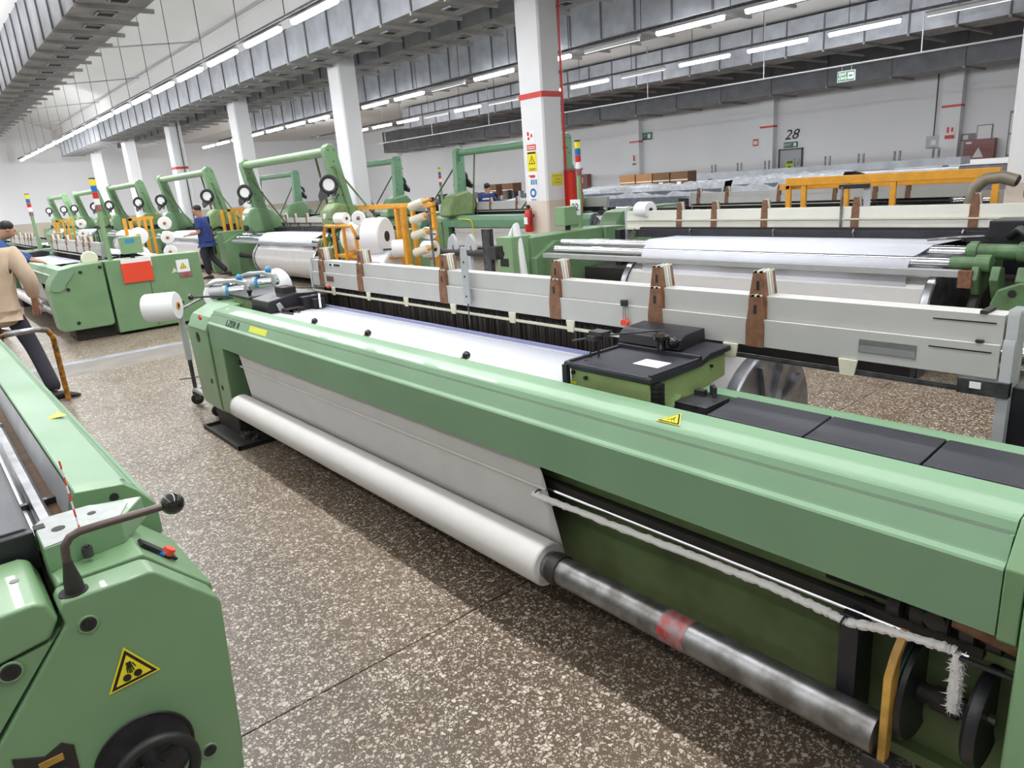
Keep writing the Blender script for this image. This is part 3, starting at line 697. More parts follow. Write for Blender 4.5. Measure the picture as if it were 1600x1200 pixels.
# right-hand head: end cap of the cover, green post, mechanics below the cover
B().prism([(-.004, .722), (-.004, .893), (.047, .958), (.07, .983), (.2, 1.0), (.2, .93), (.06, .70), (.02, .70)], .319, .357).build('cover_end_cap', GREEN, main, bevel=.004)
B().prism([(-.012, 0.02), (-.012, .86), (.05, .96), (.2, 1.01), (.9, 1.0), (.9, .02)], -.9, .316).build('end_housing', GREEN, main, bevel=.01)
B().box(.12, .2, .3, .62, .60, .70).box(.14, .2, .62, .8, .62, .70).build('lock_block', BLACKM, main, bevel=.006)
b = B()
for k in range(5): b.cyl((.10, .36 + k * .055, .65), (.10, .39 + k * .055, .65), .030, 12)
b.cyl((.07, .50, .66), (.14, .50, .66), .026, 10)
b.build('clutch_stack', BLACKM, main)
B().cyl((.09, .33, .665), (.09, .46, .68), .026, 12).build('copper_sleeve', WOOD, main)
B().box(.045, .075, .66, .71, .24, .60).box(.075, .17, .67, .70, .24, .60).build('support_plate', BLACK, main, bevel=.003)
B().prism([(-.03, .26), (.0, .26), (.02, .56), (.06, .60), (.055, .62), (.0, .57), (-.03, .52)], .545, .565).build('ochre_bracket', BRASS, main, bevel=.003)
B().box(-.035, .02, .53, .60, .235, .275).build('tube_clamp', STEELD, main, bevel=.004)
d = B().lathe((.14, .535, .41), (0, 1, 0), [(0, .03), (0, .12), (-.004, .14), (.008, .145), (.012, .136), (.02, .145), (.03, .14), (.03, .03)], 40)
d.build('brake_disc', BLACK, main)
B().torus((.14, .552, .41), (0, 1, 0), .14, .004, 36, 6).build('green_drive_belt', mat('dark_green_belt', (.01, .06, .035), .5), main)
B().cyl((.14, .40, .40), (.14, .60, .40), .026, 14).cyl((.14, .44, .40), (.14, .50, .40), .032, 14).build('reel_shaft', BLACKM, main)
d = B().lathe((.12, .375, .425), (0, 1, 0), [(0, .02), (0, .10), (-.006, .122), (.004, .127), (.018, .127), (.026, .118), (.02, .10), (.02, .02)], 40)
d.build('reel_disc', BLACK, main)
B().cyl((.12, .36, .425), (.12, .38, .425), .012, 8).build('disc_bolt', STEEL, main)
# selvedge rope pulled along the body to the reel
rnd = random.Random(5)
pts = [(.035, 1.90, .576), (.04, 1.7, .578), (.043, 1.385, .582), (.045, 1.1, .588), (.045, .92, .592), (.045, .76, .585), (.045, .69, .578), (.045, .60, .602), (.05, .50, .612), (.06, .445, .610)]
def lerp_pts(P, n):
    out = []
    for a, b_ in zip(P[:-1], P[1:]):
        for i in range(n): out.append(tuple(a[j] + (b_[j] - a[j]) * i / n for j in range(3)))
    return out + [P[-1]]
P_ = lerp_pts(pts, 14)
sr = B().tube([(x + rnd.uniform(-.001, .001), y, z + rnd.uniform(-.0015, .0015)) for x, y, z in P_], [.010 + rnd.random() * .0045 for _ in P_], 8).build('selvedge_rope', FUZZ, main)
hz = B()
for i in range(900):
    p = Vector(rnd.choice(P_)) + Vector((0, rnd.uniform(-.02, .02), 0)); a = rnd.uniform(0, 2 * PI)
    if p.y > 1.6 and rnd.random() < .7: continue
    d = Vector((math.cos(a), rnd.uniform(-.8, .8), math.sin(a) - .4)).normalized()
    L = rnd.uniform(.008, .018); w = Vector((0, .0012, 0)) + d.orthogonal() * .0012
    v = [hz.bm.verts.new(q) for q in (p - w, p + w, p + d * L)]; hz.bm.faces.new(v)
for i in range(900):    # hanging tail
    t_ = rnd.random(); p = Vector((.055 + rnd.uniform(-.012, .012), .435 + rnd.uniform(-.012, .012), .60 - t_ * .15))
    d = Vector((rnd.uniform(-1, 1), rnd.uniform(-1, 1), -rnd.random() * 1.5)).normalized(); L = rnd.uniform(.006, .02)
    w = d.orthogonal() * .0012
    v = [hz.bm.verts.new(q) for q in (p - w, p + w, p + d * L)]; hz.bm.faces.new(v)
tag(hz.build('rope_fuzz', FUZZ, sr, smooth=False), kind='stuff')
B().tube([(.055, .44, .61), (.055, .437, .56), (.056, .435, .50), (.055, .435, .45)], [.009, .013, .016, .013], 8).build('rope_tail', FUZZ, main)
for y in (1.885, .70): B().torus((.045, y, .58), (0, 1, .3), .016, .003, 14, 6).build('rope_eyelet', BLACK, main)
B().cyl((.05, .30, .605), (.055, .46, .60), .007, 8).build('guide_pin', BLACK, main)
# painted red band on the tube
B().lathe((0, 1.14, .326), (0, 1, 0), [(0, .0546), (.10, .0546)], 24, False).build('red_paint_band', REDW, main)
B().lathe((0, c_ := 1.715, .326), (0, 1, 0), [(0, .054), (0, .060), (.035, .062), (.05, .060), (.05, .054)], 24).build('tube_collar', BLACKM, main)
# black ball knobs behind the cover
for y in (4.065, 3.409, 2.517):
    k = B().ball((.225, y, 1.003), .020, 14, 8).build('ball_knob', BALL, main)
    B().cyl((.20, y + .035, .975), (.222, y + .008, 1.0), .006, 8).build('knob_stem', BRASS, k)
# slate cover plates right of the box, one by one, with green ledge beyond
for y1, y0 in ((1.30, .968), (.962, .642), (.636, .30)):
    B().prism([(.305, .955), (.325, .955), (.49, .968), (.49, .94), (.30, .925), (.296, .93)], y0, y1).build('slate_cover_plate', SLATE, main, bevel=.003)
B().prism([(.27, .90), (.29, .925), (.49, .925), (.49, .90)], .3, 1.46).build('cover_support', BLACK, main)
B().box(.50, .565, .30, 1.47, .94, .962).build('green_ledge', GREENL, main, bevel=.004)
B().box(.20, .49, .3, 1.86, .84, .86).build('dark_tray', BLACKM, main)
b = B().box(.33, .47, 1.32, 1.45, .93, .965).cyl((.44, 1.36, .96), (.44, 1.36, 1.005), .008, 8).cyl((.47, 1.39, .96), (.47, 1.39, 1.0), .01, 8).box(.43, .455, 1.40, 1.44, .96, .985)
b.build('receiver_latch', STEELD, main, bevel=.002)
# temple and receiver box with black lid
bx = B().prism([(.255, .93), (.255, 1.035), (.72, 1.05), (.72, .96), (.5, .93)], 1.50, 1.885).build('receiver_box', OLIVE, main, bevel=.006)
lid = B().prism([(.245, 1.035), (.243, 1.055), (.25, 1.062), (.55, 1.062), (.60, 1.076), (.735, 1.08), (.735, 1.058), (.60, 1.052), (.55, 1.037)], 1.485, 1.91)
lid = lid.build('box_lid', SLATE, main, bevel=.005)
B().box(.25, .54, 1.485, 1.50, 1.06, 1.071).box(.25, .54, 1.87, 1.885, 1.06, 1.071).box(.53, .545, 1.485, 1.885, 1.06, 1.078).build('lid_rim', SLATE, lid, bevel=.002)
B().prism([(.56, 1.075), (.57, 1.115), (.60, 1.13), (.728, 1.135), (.733, 1.075)], 1.60, 1.905).build('hump_cover', BLACK, lid, bevel=.004)
B().cyl((.53, 1.66, 1.08), (.53, 1.66, 1.125), .017, 12).cyl((.53, 1.66, 1.122), (.53, 1.66, 1.135), .03, 12).ball((.55, 1.62, 1.11), .022, 10, 6).build('star_knob', BALL, lid)
B().box(.36, .44, 1.545, 1.66, 1.0625, 1.0635).build('paper_label', PAPER, lid, smooth=False)
B().cyl((.30, 1.84, 1.062), (.30, 1.84, 1.064), .008, 10).build('lid_screw', INK, lid)
B().box(.235, .255, 1.885, 1.91, .93, 1.05).build('front_strip', BLACK, bx)
for y, z in ((1.865, 1.022), (1.80, 1.01)): B().cyl((.245, y, z), (.256, y, z), .008, 10).build('screw_hole', INK, bx)
B().box(.252, .2555, 1.855, 1.885, .975, .985).build('brass_tag', YELLOWG, bx)
B().cyl((.62, 1.49, 1.02), (.62, 1.501, 1.02), .006, 8).build('screw_hole', INK, bx)
cb = B()
for k in range(6): cb.box(.262, .30, 1.468, 1.50, .935 + k * .017, .949 + k * .017)
cb.cyl((.28, 1.485, .90), (.28, 1.485, 1.035), .014, 10)
cb.build('cable_duct', RUBBER, bx)
B().prism([(.33, .92), (.40, .965), (.47, .93), (.46, .915), (.40, .94), (.34, .905)], 1.47, 1.50).build('box_foot', GREENY, bx)
# clamp lever left of the box
b = B().cyl((.345, 1.86, 1.06), (.345, 1.86, 1.135), .004, 6).cyl((.37, 1.84, 1.06), (.37, 1.84, 1.14), .005, 6).box(.33, .385, 1.825, 1.865, 1.13, 1.15).box(.35, .40, 1.80, 1.87, 1.15, 1.165)
b.cyl((.34, 1.86, 1.14), (.31, 1.92, 1.128), .004, 6).cyl((.38, 1.83, 1.145), (.64, 1.72, 1.13), .004, 6)
b.build('clamp_lever', STEELD, main)
# ivory clips under the front harness frame
cl = None
for y, w in ((4.816, .05), (4.302, .05), (3.827, .05), (3.319, .055), (2.795, .055), (2.366, .055), (1.496, .065), (1.043, .065)):
    P2 = [(y - w / 2, 1.084), (y + w / 2, 1.084), (y + w * .36, 1.028), (y - w * .36, 1.028)]
    B().prism(P2, .742, .750, 'x').build('plastic_clip', IVORY, main, bevel=.001, seg=1)
# labels and marks on the front harness frame
p = B().box(.7485, .7495, .833, 1.012, 1.113, 1.158).build('frame_plate', FLANGE, main); B().box(.7480, .7486, .836, 1.009, 1.115, 1.138).build('plate_print', INKG, p)
p = B().box(.764, .7652, 4.69, 4.88, 1.235, 1.258).build('maker_label', PAPER, main); B().box(.7635, .764, 4.70, 4.80, 1.238, 1.254).box(.7635, .764, 4.83, 4.87, 1.238, 1.254).build('label_print', INK, p)
B().box(.7485, .7495, 4.80, 4.91, 1.125, 1.165).build('worn_label', WOODD, main)
for z, xx in ((1.245, .7643), (1.16, .7488)): B().box(xx, xx + .001, .63, .80, z, z + .004).build('frame_slot', INK, main)
b = B()
for k in range(6): b.box(.748 + k * .0155, .762 + k * .0155, .655, .675, 1.189 if k == 0 else 1.272, 1.196 if k == 0 else 1.282)
b.build('frame_catch', BLACKM, main)
B().box(.742, .775, .575, .71, 1.03, 1.078).build('corner_plate', STEELD, main, bevel=.002); B().box(.740, .742, .645, .675, 1.05, 1.07).build('catch_window', PAPER, main)
# red-tipped hook held to the front frame
hk = thing('spring_hook', 'small red and black spring clip hanging over the cream harness frame', 'clip', (2.336, 2.02, 1.10))
B().box(-.008, .012, -.015, .015, .085, .112).build('clip_head', BLACK, hk, bevel=.002)
B().cyl((0, -.005, .02), (0, -.005, .09), .002, 6).cyl((0, .006, .02), (0, .006, .09), .002, 6).build('spring_wire', STEEL, hk)
B().prism([(-.02, 0), (.018, -.002), (.02, .015), (.006, .028), (-.008, .028), (-.022, .014)], -.006, .008, 'x').build('red_grip', REDP, hk, bevel=.002)
# metal adjusting bar on the harness
tb = thing('adjusting_bar', 'upright grey metal bar with needle standing against the harness frames', 'bar', (2.328, 3.15, .975))
B().prism([(-.028, .13), (.028, .13), (.028, .40), (.02, .44), (-.02, .44), (-.028, .40)], -.006, .004, 'x').build('plate', ALU, tb, bevel=.002)
B().cyl((0, 0, 0), (0, 0, .14), .004, 6).build('needle', STEEL, tb)
b = B()
for z in (.17, .28, .36): b.cyl((-.009, 0, z), (.0, 0, z), .006, 8)
b.build('bolt', STEELD, tb)
# lettering and yellow tape on the cover
n_ = (.023, .047)
th = math.atan2(.047, .023)
text('lettering', 'LZER R', .066, INK, main, (.0265, 4.97, .9215), (th, 0, -PI / 2), .0006, .2, sx=1.25)
def on_bevel(y0, y1, s0, s1, mt, nm, off=.0012):
    b = B(); q = []
    for s_ in (s0, s1): q.append((.020 + .023 * s_ - off * .9, .903 + .047 * s_ + off * .45))
    b.quadgrid([[(q[0][0], y0, q[0][1]), (q[0][0], y1, q[0][1])], [(q[1][0], y0, q[1][1]), (q[1][0], y1, q[1][1])]])
    return b.build(nm, mt, main, smooth=False)
on_bevel(4.37, 4.66, .1, .9, YELLOWG, 'yellow_tape')
warning_triangle(main, (.118, 1.30, .9868), (0.05, -1, 0), (1, .05, .13), .052)
b = B()
for (y, x) in ((5.05, .2), (4.9, .15)): pass
B().prism([(5.47, .93), (5.50, .95), (5.53, .925), (5.5, .91)], -.03, -.018, 'x').build('paint_chip', RED, main)
# weft insertion head at the left end
wh = B().prism([(.28, .93), (.55, .93), (.55, 1.04), (.29, 1.03)], 5.22, 5.64).build('insertion_head', GREENY, main, bevel=.006)
B().prism([(.27, 1.035), (.62, 1.05), (.62, 1.07), (.27, 1.053)], 5.23, 5.66).build('head_lid', SLATE, wh, bevel=.004)
B().prism([(.27, .945), (.64, .945), (.66, 1.06), (.50, 1.075), (.28, 1.045)], 4.90, 5.225).box(.50, .70, 4.82, 5.1, .95, 1.05).build('head_body', BLACK, wh, bevel=.008)
B().box(.44, .54, 5.0, 5.16, 1.06, 1.115).box(.56, .64, 4.76, 4.84, .96, 1.03).box(.36, .50, 4.80, 4.9, .955, .985).build('head_levers', BLACKM, wh, bevel=.006)
B().prism([(.33, 1.02), (.36, 1.03), (.385, .985), (.37, .96), (.345, .965)], 4.889, 4.90).build('steel_lever', ALU, wh, bevel=.004)
B().tube([(.31, 5.32, 1.05), (.31, 5.32, 1.10), (.32, 5.34, 1.11)], .012, 8).ball((.31, 5.32, 1.09), .022, 10, 6).build('lid_knob', BALL, wh)
B().tube([(.58, 4.72, .97), (.6, 4.76, 1.03), (.63, 4.82, 1.05), (.66, 4.88, 1.03), (.68, 4.92, .98)], .008, 8).build('white_hose', PAPER, wh)
B().cyl((.55, 5.1, 1.09), (.69, 4.78, 1.10), .004, 6).build('feeler_rod', STEELD, wh)
B().ball((.69, 4.78, 1.10), .014, 10, 6).build('red_rod_tip', REDP, wh)
b = B().cyl((.35, 4.86, .962), (.36, 4.70, .965), .008, 6).cyl((.40, 4.88, .965), (.42, 4.72, .968), .006, 6).box(.38, .44, 4.80, 4.86, .958, .98)
b.build('thread_cutter', STEELD, wh)
B().prism([(1.2, .0), (1.24, .0), (.70, .98), (.66, .98)], 5.6, 5.63).build('pale_lath', IVORY, main)
# drip tray on the floor
t = thing('drip_tray', 'small black tray with metal scraps on floor under the loom end', 'tray', (1.52, 5.0, 0))
B().box(0, .3, 0, .78, .0, .012).box(0, .3, 0, .015, .01, .035).box(0, .3, .765, .78, .01, .035).box(0, .015, 0, .78, .01, .035).box(.285, .3, 0, .78, .01, .035).build('pan', BLACKM, t, bevel=.002)
b = B(); rnd = random.Random(2)
for k in range(14):
    y = rnd.uniform(.08, .4); x = rnd.uniform(.1, .2); b.box(x, x + .04, y, y + .03, .012, .03 + rnd.random() * .03)
tag(b.build('metal_scraps', STEEL, t), kind='stuff')

# ------------------------------------------------------------------ wheeled yarn stand and feeders at the loom's left end
def package(name, label, c, ax, r, h, core=ORANGE, group=None, rc=None):
    """cylindrical yarn package, axis ax, centre of its near face c"""
    t = thing(name, label, 'yarn package', c, 0, group)
    ax = Vector(ax).normalized()
    B().lathe((0, 0, 0), ax, [(0, r * .27), (0, r * .93), (h * .05, r), (h * .95, r), (h, r * .93), (h, r * .27)], 28).build('yarn', YARN, t)
    B().lathe(ax * -.008, ax, [(0, r * .17), (0, r * .28), (h + .016, r * .28), (h + .016, r * .17)], 16).build('tube', core, t)
    B().lathe(ax * -.0095, ax, [(0, r * .17), (.002, r * .17)], 14).build('tube_bore', INK, t)
    if group: B().cyl(ax * h, ax * (h + .22), r * .12, 8).build('holding_peg', STEELD, t)
    return t
st = thing('yarn_stand', 'wheeled grey metal stand carrying yarn packages beside the loom end', 'stand', (1.72, 6.55, 0))
B().box(-.022, .022, -.022, .022, .42, .86).build('upper_post', ALU, st, bevel=.003)
B().cyl((0, 0, .14), (0, 0, .44), .018, 10).build('lower_post', BRASS if False else STEELD, st)
B().cyl((-.10, .05, .255), (.16, -.08, .262), .010, 8).build('foot_bar', STEEL, st)
B().box(-.02, .6, -.02, .02, .13, .16).box(.55, .6, -.55, .35, .13, .16).box(-.02, .02, -.55, .0, .13, .16).box(-.02, .6, -.57, -.53, .13, .16).build('base_frame', ALU, st, bevel=.003)
for x, y in ((0, 0), (0, -.55), (.57, -.5), (.57, .3)):
    w = B().torus((x, y, .055), (.4, 1, 0), .038, .016, 18, 8).cyl((x - .006, y - .015, .055), (x + .006, y + .015, .055), .03, 14).build('caster', RUBBER, st)
    B().box(x - .025, x + .025, y - .03, y - .026, .05, .13).box(x - .025, x + .025, y + .026, y + .03, .05, .13).box(x - .025, x + .025, y - .03, y + .03, .125, .135).build('caster_fork', STEEL, w)
B().cyl((-.02, 0, .86), (.3, .1, .95), .012, 8).box(-.03, .03, -.03, .03, .84, .90).build('cross_arm', STEEL, st)
b = B().cyl((-.25, .04, .93), (.05, .0, .93), .013, 8).cyl((-.24, .0, .90), (-.24, .06, 1.0), .012, 8).box(-.27, -.2, .0, .05, .87, .93).cyl((-.29, .02, .96), (-.2, .02, .955), .006, 6)
b.build('package_holder', BLACKM, st)
for x in (.38, .42): pass
p1 = package('yarn_package', 'white yarn package on the wheeled stand, orange core facing the loom', (1.68, 6.42, .925), (-.80, .60, -.02), .120, .265)
p2 = package('yarn_package', 'white yarn package behind the black feeder lever near the loom end', (2.04, 6.42, .95), (.35, .93, 0), .135, .2, BLACKM)
p3 = package('yarn_package', 'white yarn package half hidden behind the blue and grey feeders', (2.42, 6.35, .96), (.9, .4, .1), .14, .22, RED)
B().cyl((.32, .1, .95), (.32, -.16, .95), .014, 8).cyl((.7, -.2, .95), (.3, -.16, .95), .014, 8).cyl((.57, -.2, .95), (.57, -.2, .14), .016, 8).build('rear_arm', STEEL, st)
def feeder(label, loc, rz):
    t = thing('yarn_feeder', label, 'yarn feeder', loc, rz); t.scale = (1.05, 1.25, 1.15)
    B().cyl((-.08, 0, 0), (.02, 0, 0), .048, 18).cyl((.02, 0, 0), (.05, 0, 0), .055, 18).build('motor_body', ALU, t, bevel=.004)
    B().cyl((.05, 0, 0), (.062, 0, 0), .058, 18).build('blue_ring', BLUEL, t)
    B().lathe((.062, 0, 0), (1, 0, 0), [(0, .045), (.06, .05), (.12, .044), (.13, .02)], 18).build('drum', CHROME, t)
    B().prism([(-.1, .04), (-.1, .062), (-.02, .082), (.12, .082), (.2, .06), (.22, .0), (.19, -.03), (.17, .03), (.1, .06), (-.02, .06)], -.03, .03).build('arm_housing', ALU, t, bevel=.006)
    B().ball((.15, 0, .088), .026, 12, 8).build('blue_knob', BLUEL, t)
    B().cyl((.20, 0, 0), (.215, 0, 0), .022, 12).build('outlet_eye', BLACK, t)
    B().box(-.03, .0, -.02, .02, -.14, -.04).build('mount', BLACKM, t)
    return t
feeder('grey yarn feeder with blue knob nearer to the single white package', (1.88, 5.86, 1.05), -.6)
feeder('grey and blue yarn feeder standing behind the black insertion head', (2.16, 5.92, 1.075), -.8)
B().box(.2, .95, 5.92, 5.96, .86, .90).box(.3, .34, 5.6, 5.94, .86, .90).build('feeder_bracket', GREEN, main)
t = thing('feeder_lever', 'thin black lever with ball end reaching over the loom corner', 'lever', (1.84, 5.6, .94))
B().tube([(.08, .05, 0), (.07, .06, .06), (.04, .10, .085), (-.03, .2, .09), (-.17, .32, .095)], .008, 8).build('rod', BLACK, t)
B().ball((-.18, .33, .096), .024, 14, 8).build('ball', BALL, t)

# ------------------------------------------------------------------ loom in the lower left corner
LL = loom('loom', 'green loom in the lower left corner with black handwheel and lever', (.41, 7.71, 0), PI, detail=1, cloth=(.4, 4.9), signal=False, cabinet=False, back=False, roll=True, frames=0)
for ch in list(LL.children):
    nm = ch.name.split('.')[0]
    if nm in ('end_housing', 'corner_cap', 'picking_unit', 'woven_cloth', 'race_board', 'reed', 'reed_holder', 'heddles', 'heddle_backdrop', 'frame_stile', 'stile_guide', 'end_post', 'shaft_frame', 'heddle_rail', 'body_panel_x'):
        for g_ in list(ch.children_recursive): bpy.data.objects.remove(g_)
        bpy.data.objects.remove(ch)
TL = Matrix.Translation((.41, 7.71, 0)) @ Matrix.Rotation(PI, 4, 'Z')
TLI = TL.inverted()
def LB(b, name, m, parent=None, **k):
    bmesh.ops.transform(b.bm, matrix=TLI, verts=b.bm.verts)
    return b.build(name, m, parent or LL, **k)
LB(B().prism([(.405, .80), (.405, .892), (.364, .952), (.33, .985), (.21, 1.0), (.205, .99), (.205, .80)], 2.20, 2.268), 'cover_end_cap', GREEN, bevel=.004)
LB(B().cyl((.30, 2.195, .955), (.30, 2.202, .955), .012, 12), 'plug', BLACK)
# trough between cover and slay: grey lip, brown strip, silver rail, grey sheet
LB(B().prism([(.205, .99), (.19, .93), (.186, .87), (.20, .86)], 2.27, 7.3), 'inner_lip', ALU, bevel=.001)
LB(B().box(.155, .186, 2.27, 7.3, .86, .88), 'brown_strip', WOODD)
LB(B().prism([(.155, .85), (.155, .90), (.145, .915), (.12, .915), (.115, .90), (.115, .85)], 2.15, 7.3), 'silver_rail', FLANGE, bevel=.002)
LB(B().cyl((.15, 3.55, .905), (.15, 3.55, .925), .007, 8), 'rail_bolt', STEEL)
LB(B().prism([(.115, .85), (.115, .88), (.03, .905), (-.3, .915), (-.3, .85)], 2.15, 7.3), 'grey_sheet', ALU)
LB(B().prism([(.085, .86), (.085, .995), (.07, 1.005), (-.35, 1.01), (-.35, .86)], 2.03, 2.85), 'slate_cover', SLATE, bevel=.006)
LB(B().prism([(.086, .90), (.086, 1.0), (-.35, 1.0), (-.35, .90)], 2.00, 2.03), 'black_end_plate', BLACK, bevel=.004)
LB(B().cyl((.10, 2.015, .86), (.10, 2.015, 1.0), .012, 10).box(.088, .112, 2.0, 2.03, .985, 1.004), 'hinge_pin', BLACKM)
# machined bracket plate with two holes
bp = LB(B().prism([(.09, 1.87), (.26, 1.90), (.34, 2.02), (.22, 2.07), (.115, 2.075), (.09, 2.04)], .935, 1.0, 'z'), 'bracket_block', GREEN, bevel=.004)
LB(B().prism([(.093, 1.873), (.255, 1.903), (.30, 2.0), (.22, 2.065), (.115, 2.07), (.093, 2.035)], 1.0, 1.002, 'z'), 'machined_face', mat('milled_face', (.42, .44, .43), .5, metal=.3, var=.1, vscale=30), bp)
for x, y, r in ((.135, 1.965, .015), (.215, 2.0, .010)): LB(B().cyl((x, y, 1.0), (x, y, 1.0035), r, 16), 'hole', INK, bp)
LB(B().cyl((.172, 1.86, .95), (.172, 1.86, .975), .012, 12).cyl((.172, 1.86, .975), (.172, 1.86, .98), .007, 6), 'hex_bolt', STEELD)
# middle housing and front cover
mid = [(.085, .2), (.085, .935), (.10, .945), (.27, .943), (.41, .80), (.41, .2)]
LB(B().prism([(.09, .2), (.09, .93), (.10, .938), (.275, .936), (.415, .79), (.40, .2)], 1.80, 2.16), 'middle_housing', GREEN, bevel=.008)
fc = [(.082, .88), (.078, .92), (.088, .935), (.262, .932), (.278, .925), (.398, .80), (.405, .785), (.385, .36), (.36, .27), (.30, .2), (-.45, .2), (-.09, .665)]
LB(B().prism(fc, 1.70, 1.79), 'end_cover', GREEN, bevel=.007, seg=3)
LB(B().prism([(.075, .90), (.06, .945), (.04, .955), (-.5, .955), (-.5, .775), (.05, .86)][::-1], 1.70, 1.98), 'corner_lid', GREEN, bevel=.01, seg=3)
LB(B().prism([(.072, .875), (.05, .852), (-.5, .768), (-.5, .2), (-.462, .2), (-.10, .668)], 1.705, 1.95), 'lower_panel', GREEN, bevel=.006)
LB(B().box(-.5, .37, 1.79, 2.26, .17, .78), 'inner_frame', BLACKM)
LB(B().box(-.4, .3, 1.8, 2.6, 0, .18), 'machine_foot', BLACKM)
LB(B().cyl((.02, 1.85, .955), (.02, 1.85, .9565), .010, 14), 'lid_hole', INKG)
for x, z, r in ((.123, .863, .019), (-.032, .824, .021), (.303, .393, .018)):
    pl = LB(B().torus((x, 1.699, z), (0, 1, 0), r, .003, 22, 6), 'plug_ring', GREEN)
    LB(B().cyl((x, 1.697, z), (x, 1.705, z), r, 20), 'plug', BLACK, pl)
    LB(B().cyl((x, 1.695, z), (x, 1.698, z), r * .55, 14), 'plug_recess', INK, pl)
# handwheel in its round recess
LB(B().cyl((.165, 1.693, .475), (.165, 1.72, .475), .107, 40), 'wheel_recess', BLACK)
LB(B().torus((.165, 1.693, .475), (0, 1, 0), .108, .004, 40, 6), 'recess_rim', RUBBER)
hw = LB(B().torus((.168, 1.61, .478), (0, 1, 0), .086, .014, 40, 12), 'handwheel', RUBBER)
b = B()
for a in (40, 160, 280):
    d = Vector((math.cos(math.radians(a)), 0, math.sin(math.radians(a)))); b.cyl(Vector((.168, 1.635, .478)) + d * .02, Vector((.168, 1.612, .478)) + d * .086, .009, 8)
LB(b, 'spoke', RUBBER, hw)
LB(B().cyl((.168, 1.62, .478), (.168, 1.70, .478), .024, 18), 'hub', RUBBER, hw)
LB(B().cyl((.168, 1.60, .478), (.168, 1.63, .478), .009, 12), 'hub_bolt', STEEL, hw)
# recessed name plate
LB(B().prism([(-.08, .40), (.03, .40), (.036, .59), (.015, .61), (-.02, .595), (-.075, .625)], 1.695, 1.705), 'plate_recess', BLACKM)
LB(B().box(-.035, .012, 1.690, 1.696, .572, .587), 'brass_plate', BRASS)
LB(B().cyl((-.01, 1.675, .53), (-.01, 1.70, .53), .028, 16), 'recess_boss', STEELD)
# sticker
def wv(x, y, z): return TLI @ Vector((x, y, z))
warning_triangle(LL, wv(.180, 1.6985, .708), (-1, 0, 0.06), (0.06, 0, 1), .066, hands=True)
warning_triangle(LL, wv(.31, 3.2, .9885), (-.2, 1, 0), (1, .2, -.12), .05)
# switch strip with red button
LB(B().prism([(.285, .930), (.355, .858), (.362, .862), (.292, .935)], 1.86, 1.90), 'switch_slot', INK)
LB(B().cyl((.300, 1.88, .917), (.333, 1.86, .885), .006, 8), 'blue_switch', BLUE)
LB(B().cyl((.340, 1.87, .880), (.352, 1.868, .895), .015, 14).cyl((.330, 1.872, .888), (.345, 1.868, .882), .008, 8), 'red_button', REDP, bevel=.002)
# lever with ball
lv = LB(B().lathe((.119, 1.735, .925), (0, 0, 1), [(0, .021), (.035, .019), (.075, .011), (.085, .010)], 12), 'lever_base', BLACKM)
LB(B().cyl((.115, 1.735, .933), (.115, 1.735, .9365), .03, 20), 'lever_hole', INK)
LB(B().tube([(.119, 1.735, .99), (.119, 1.735, 1.02), (.122, 1.735, 1.045), (.135, 1.735, 1.062), (.155, 1.735, 1.068), (.2, 1.735, 1.068), (.335, 1.735, 1.064)], .0095, 12), 'lever_arm', BRASS if False else mat('browned_steel', (.13, .10, .09), .4, metal=.6), lv)
LB(B().ball((.352, 1.735, 1.064), .027, 22, 14), 'lever_ball', BALL, lv)
# twisted red and white cord standing up from the bracket
cd = thing('marker_cord', 'thin red and white cord standing upright on the corner loom bracket', 'cord', (.172, 1.9, 1.0))
for k in range(9):
    z = k * .021; dx = -.0005 * k
    B().cyl((dx, 0, z), (dx - .0005, 0, z + .0215), .0021, 6).build('cord_segment', REDP if k % 2 == 0 else PAPER, cd)

# ------------------------------------------------------------------ row A beyond the aisle
A1 = loom('loom', 'green loom across the aisle with end cabinet, red document pocket and tall signal lamp', (1.55, 11.75, 0), 0, detail=1, gantry=False)
B().box(.76, 1.16, -.475, -.455, .72, 1.0).build('document_pocket', REDP, A1, bevel=.004)
B().box(.77, 1.17, -.47, -.456, .93, 1.06).build('pocket_paper', PAPER, A1)
p = B().box(1.50, 1.68, -.458, -.452, .78, .96).build('warning_notice', PAPER, A1); B().box(1.52, 1.70, -.459, -.457, .70, .78).build('red_notice', REDW, p)
warning_triangle(A1, (1.59, -.459, .86), (1, 0, 0), (0, 0, 1), .06)
B().prism([(1.42, .78), (1.50, .80), (1.46, .86)], -.456, -.452).build('torn_sticker', IVORY, A1)
B().box(1.3, 1.62, -.4, -.1, 1.02, 1.05).build('folded_cloth', PAPER, A1, bevel=.01)
B().lathe((.45, -.18, 1.10), (0, 1, 0), [(0, .03), (0, .10), (.02, .11), (.03, .11), (.03, .03)], 20).build('cream_bobbin', CREAM, A1)
A2 = loom('loom', 'second green loom down the left row with its own signal lamp', (1.55, 18.15, 0), 0, detail=1)
A3 = loom('loom', 'third green loom of the left row, far behind the bending worker', (1.55, 24.8, 0), 0, detail=0)
A4 = loom('loom', 'fourth and farthest green loom of the left row', (1.55, 31.4, 0), 0, detail=0)
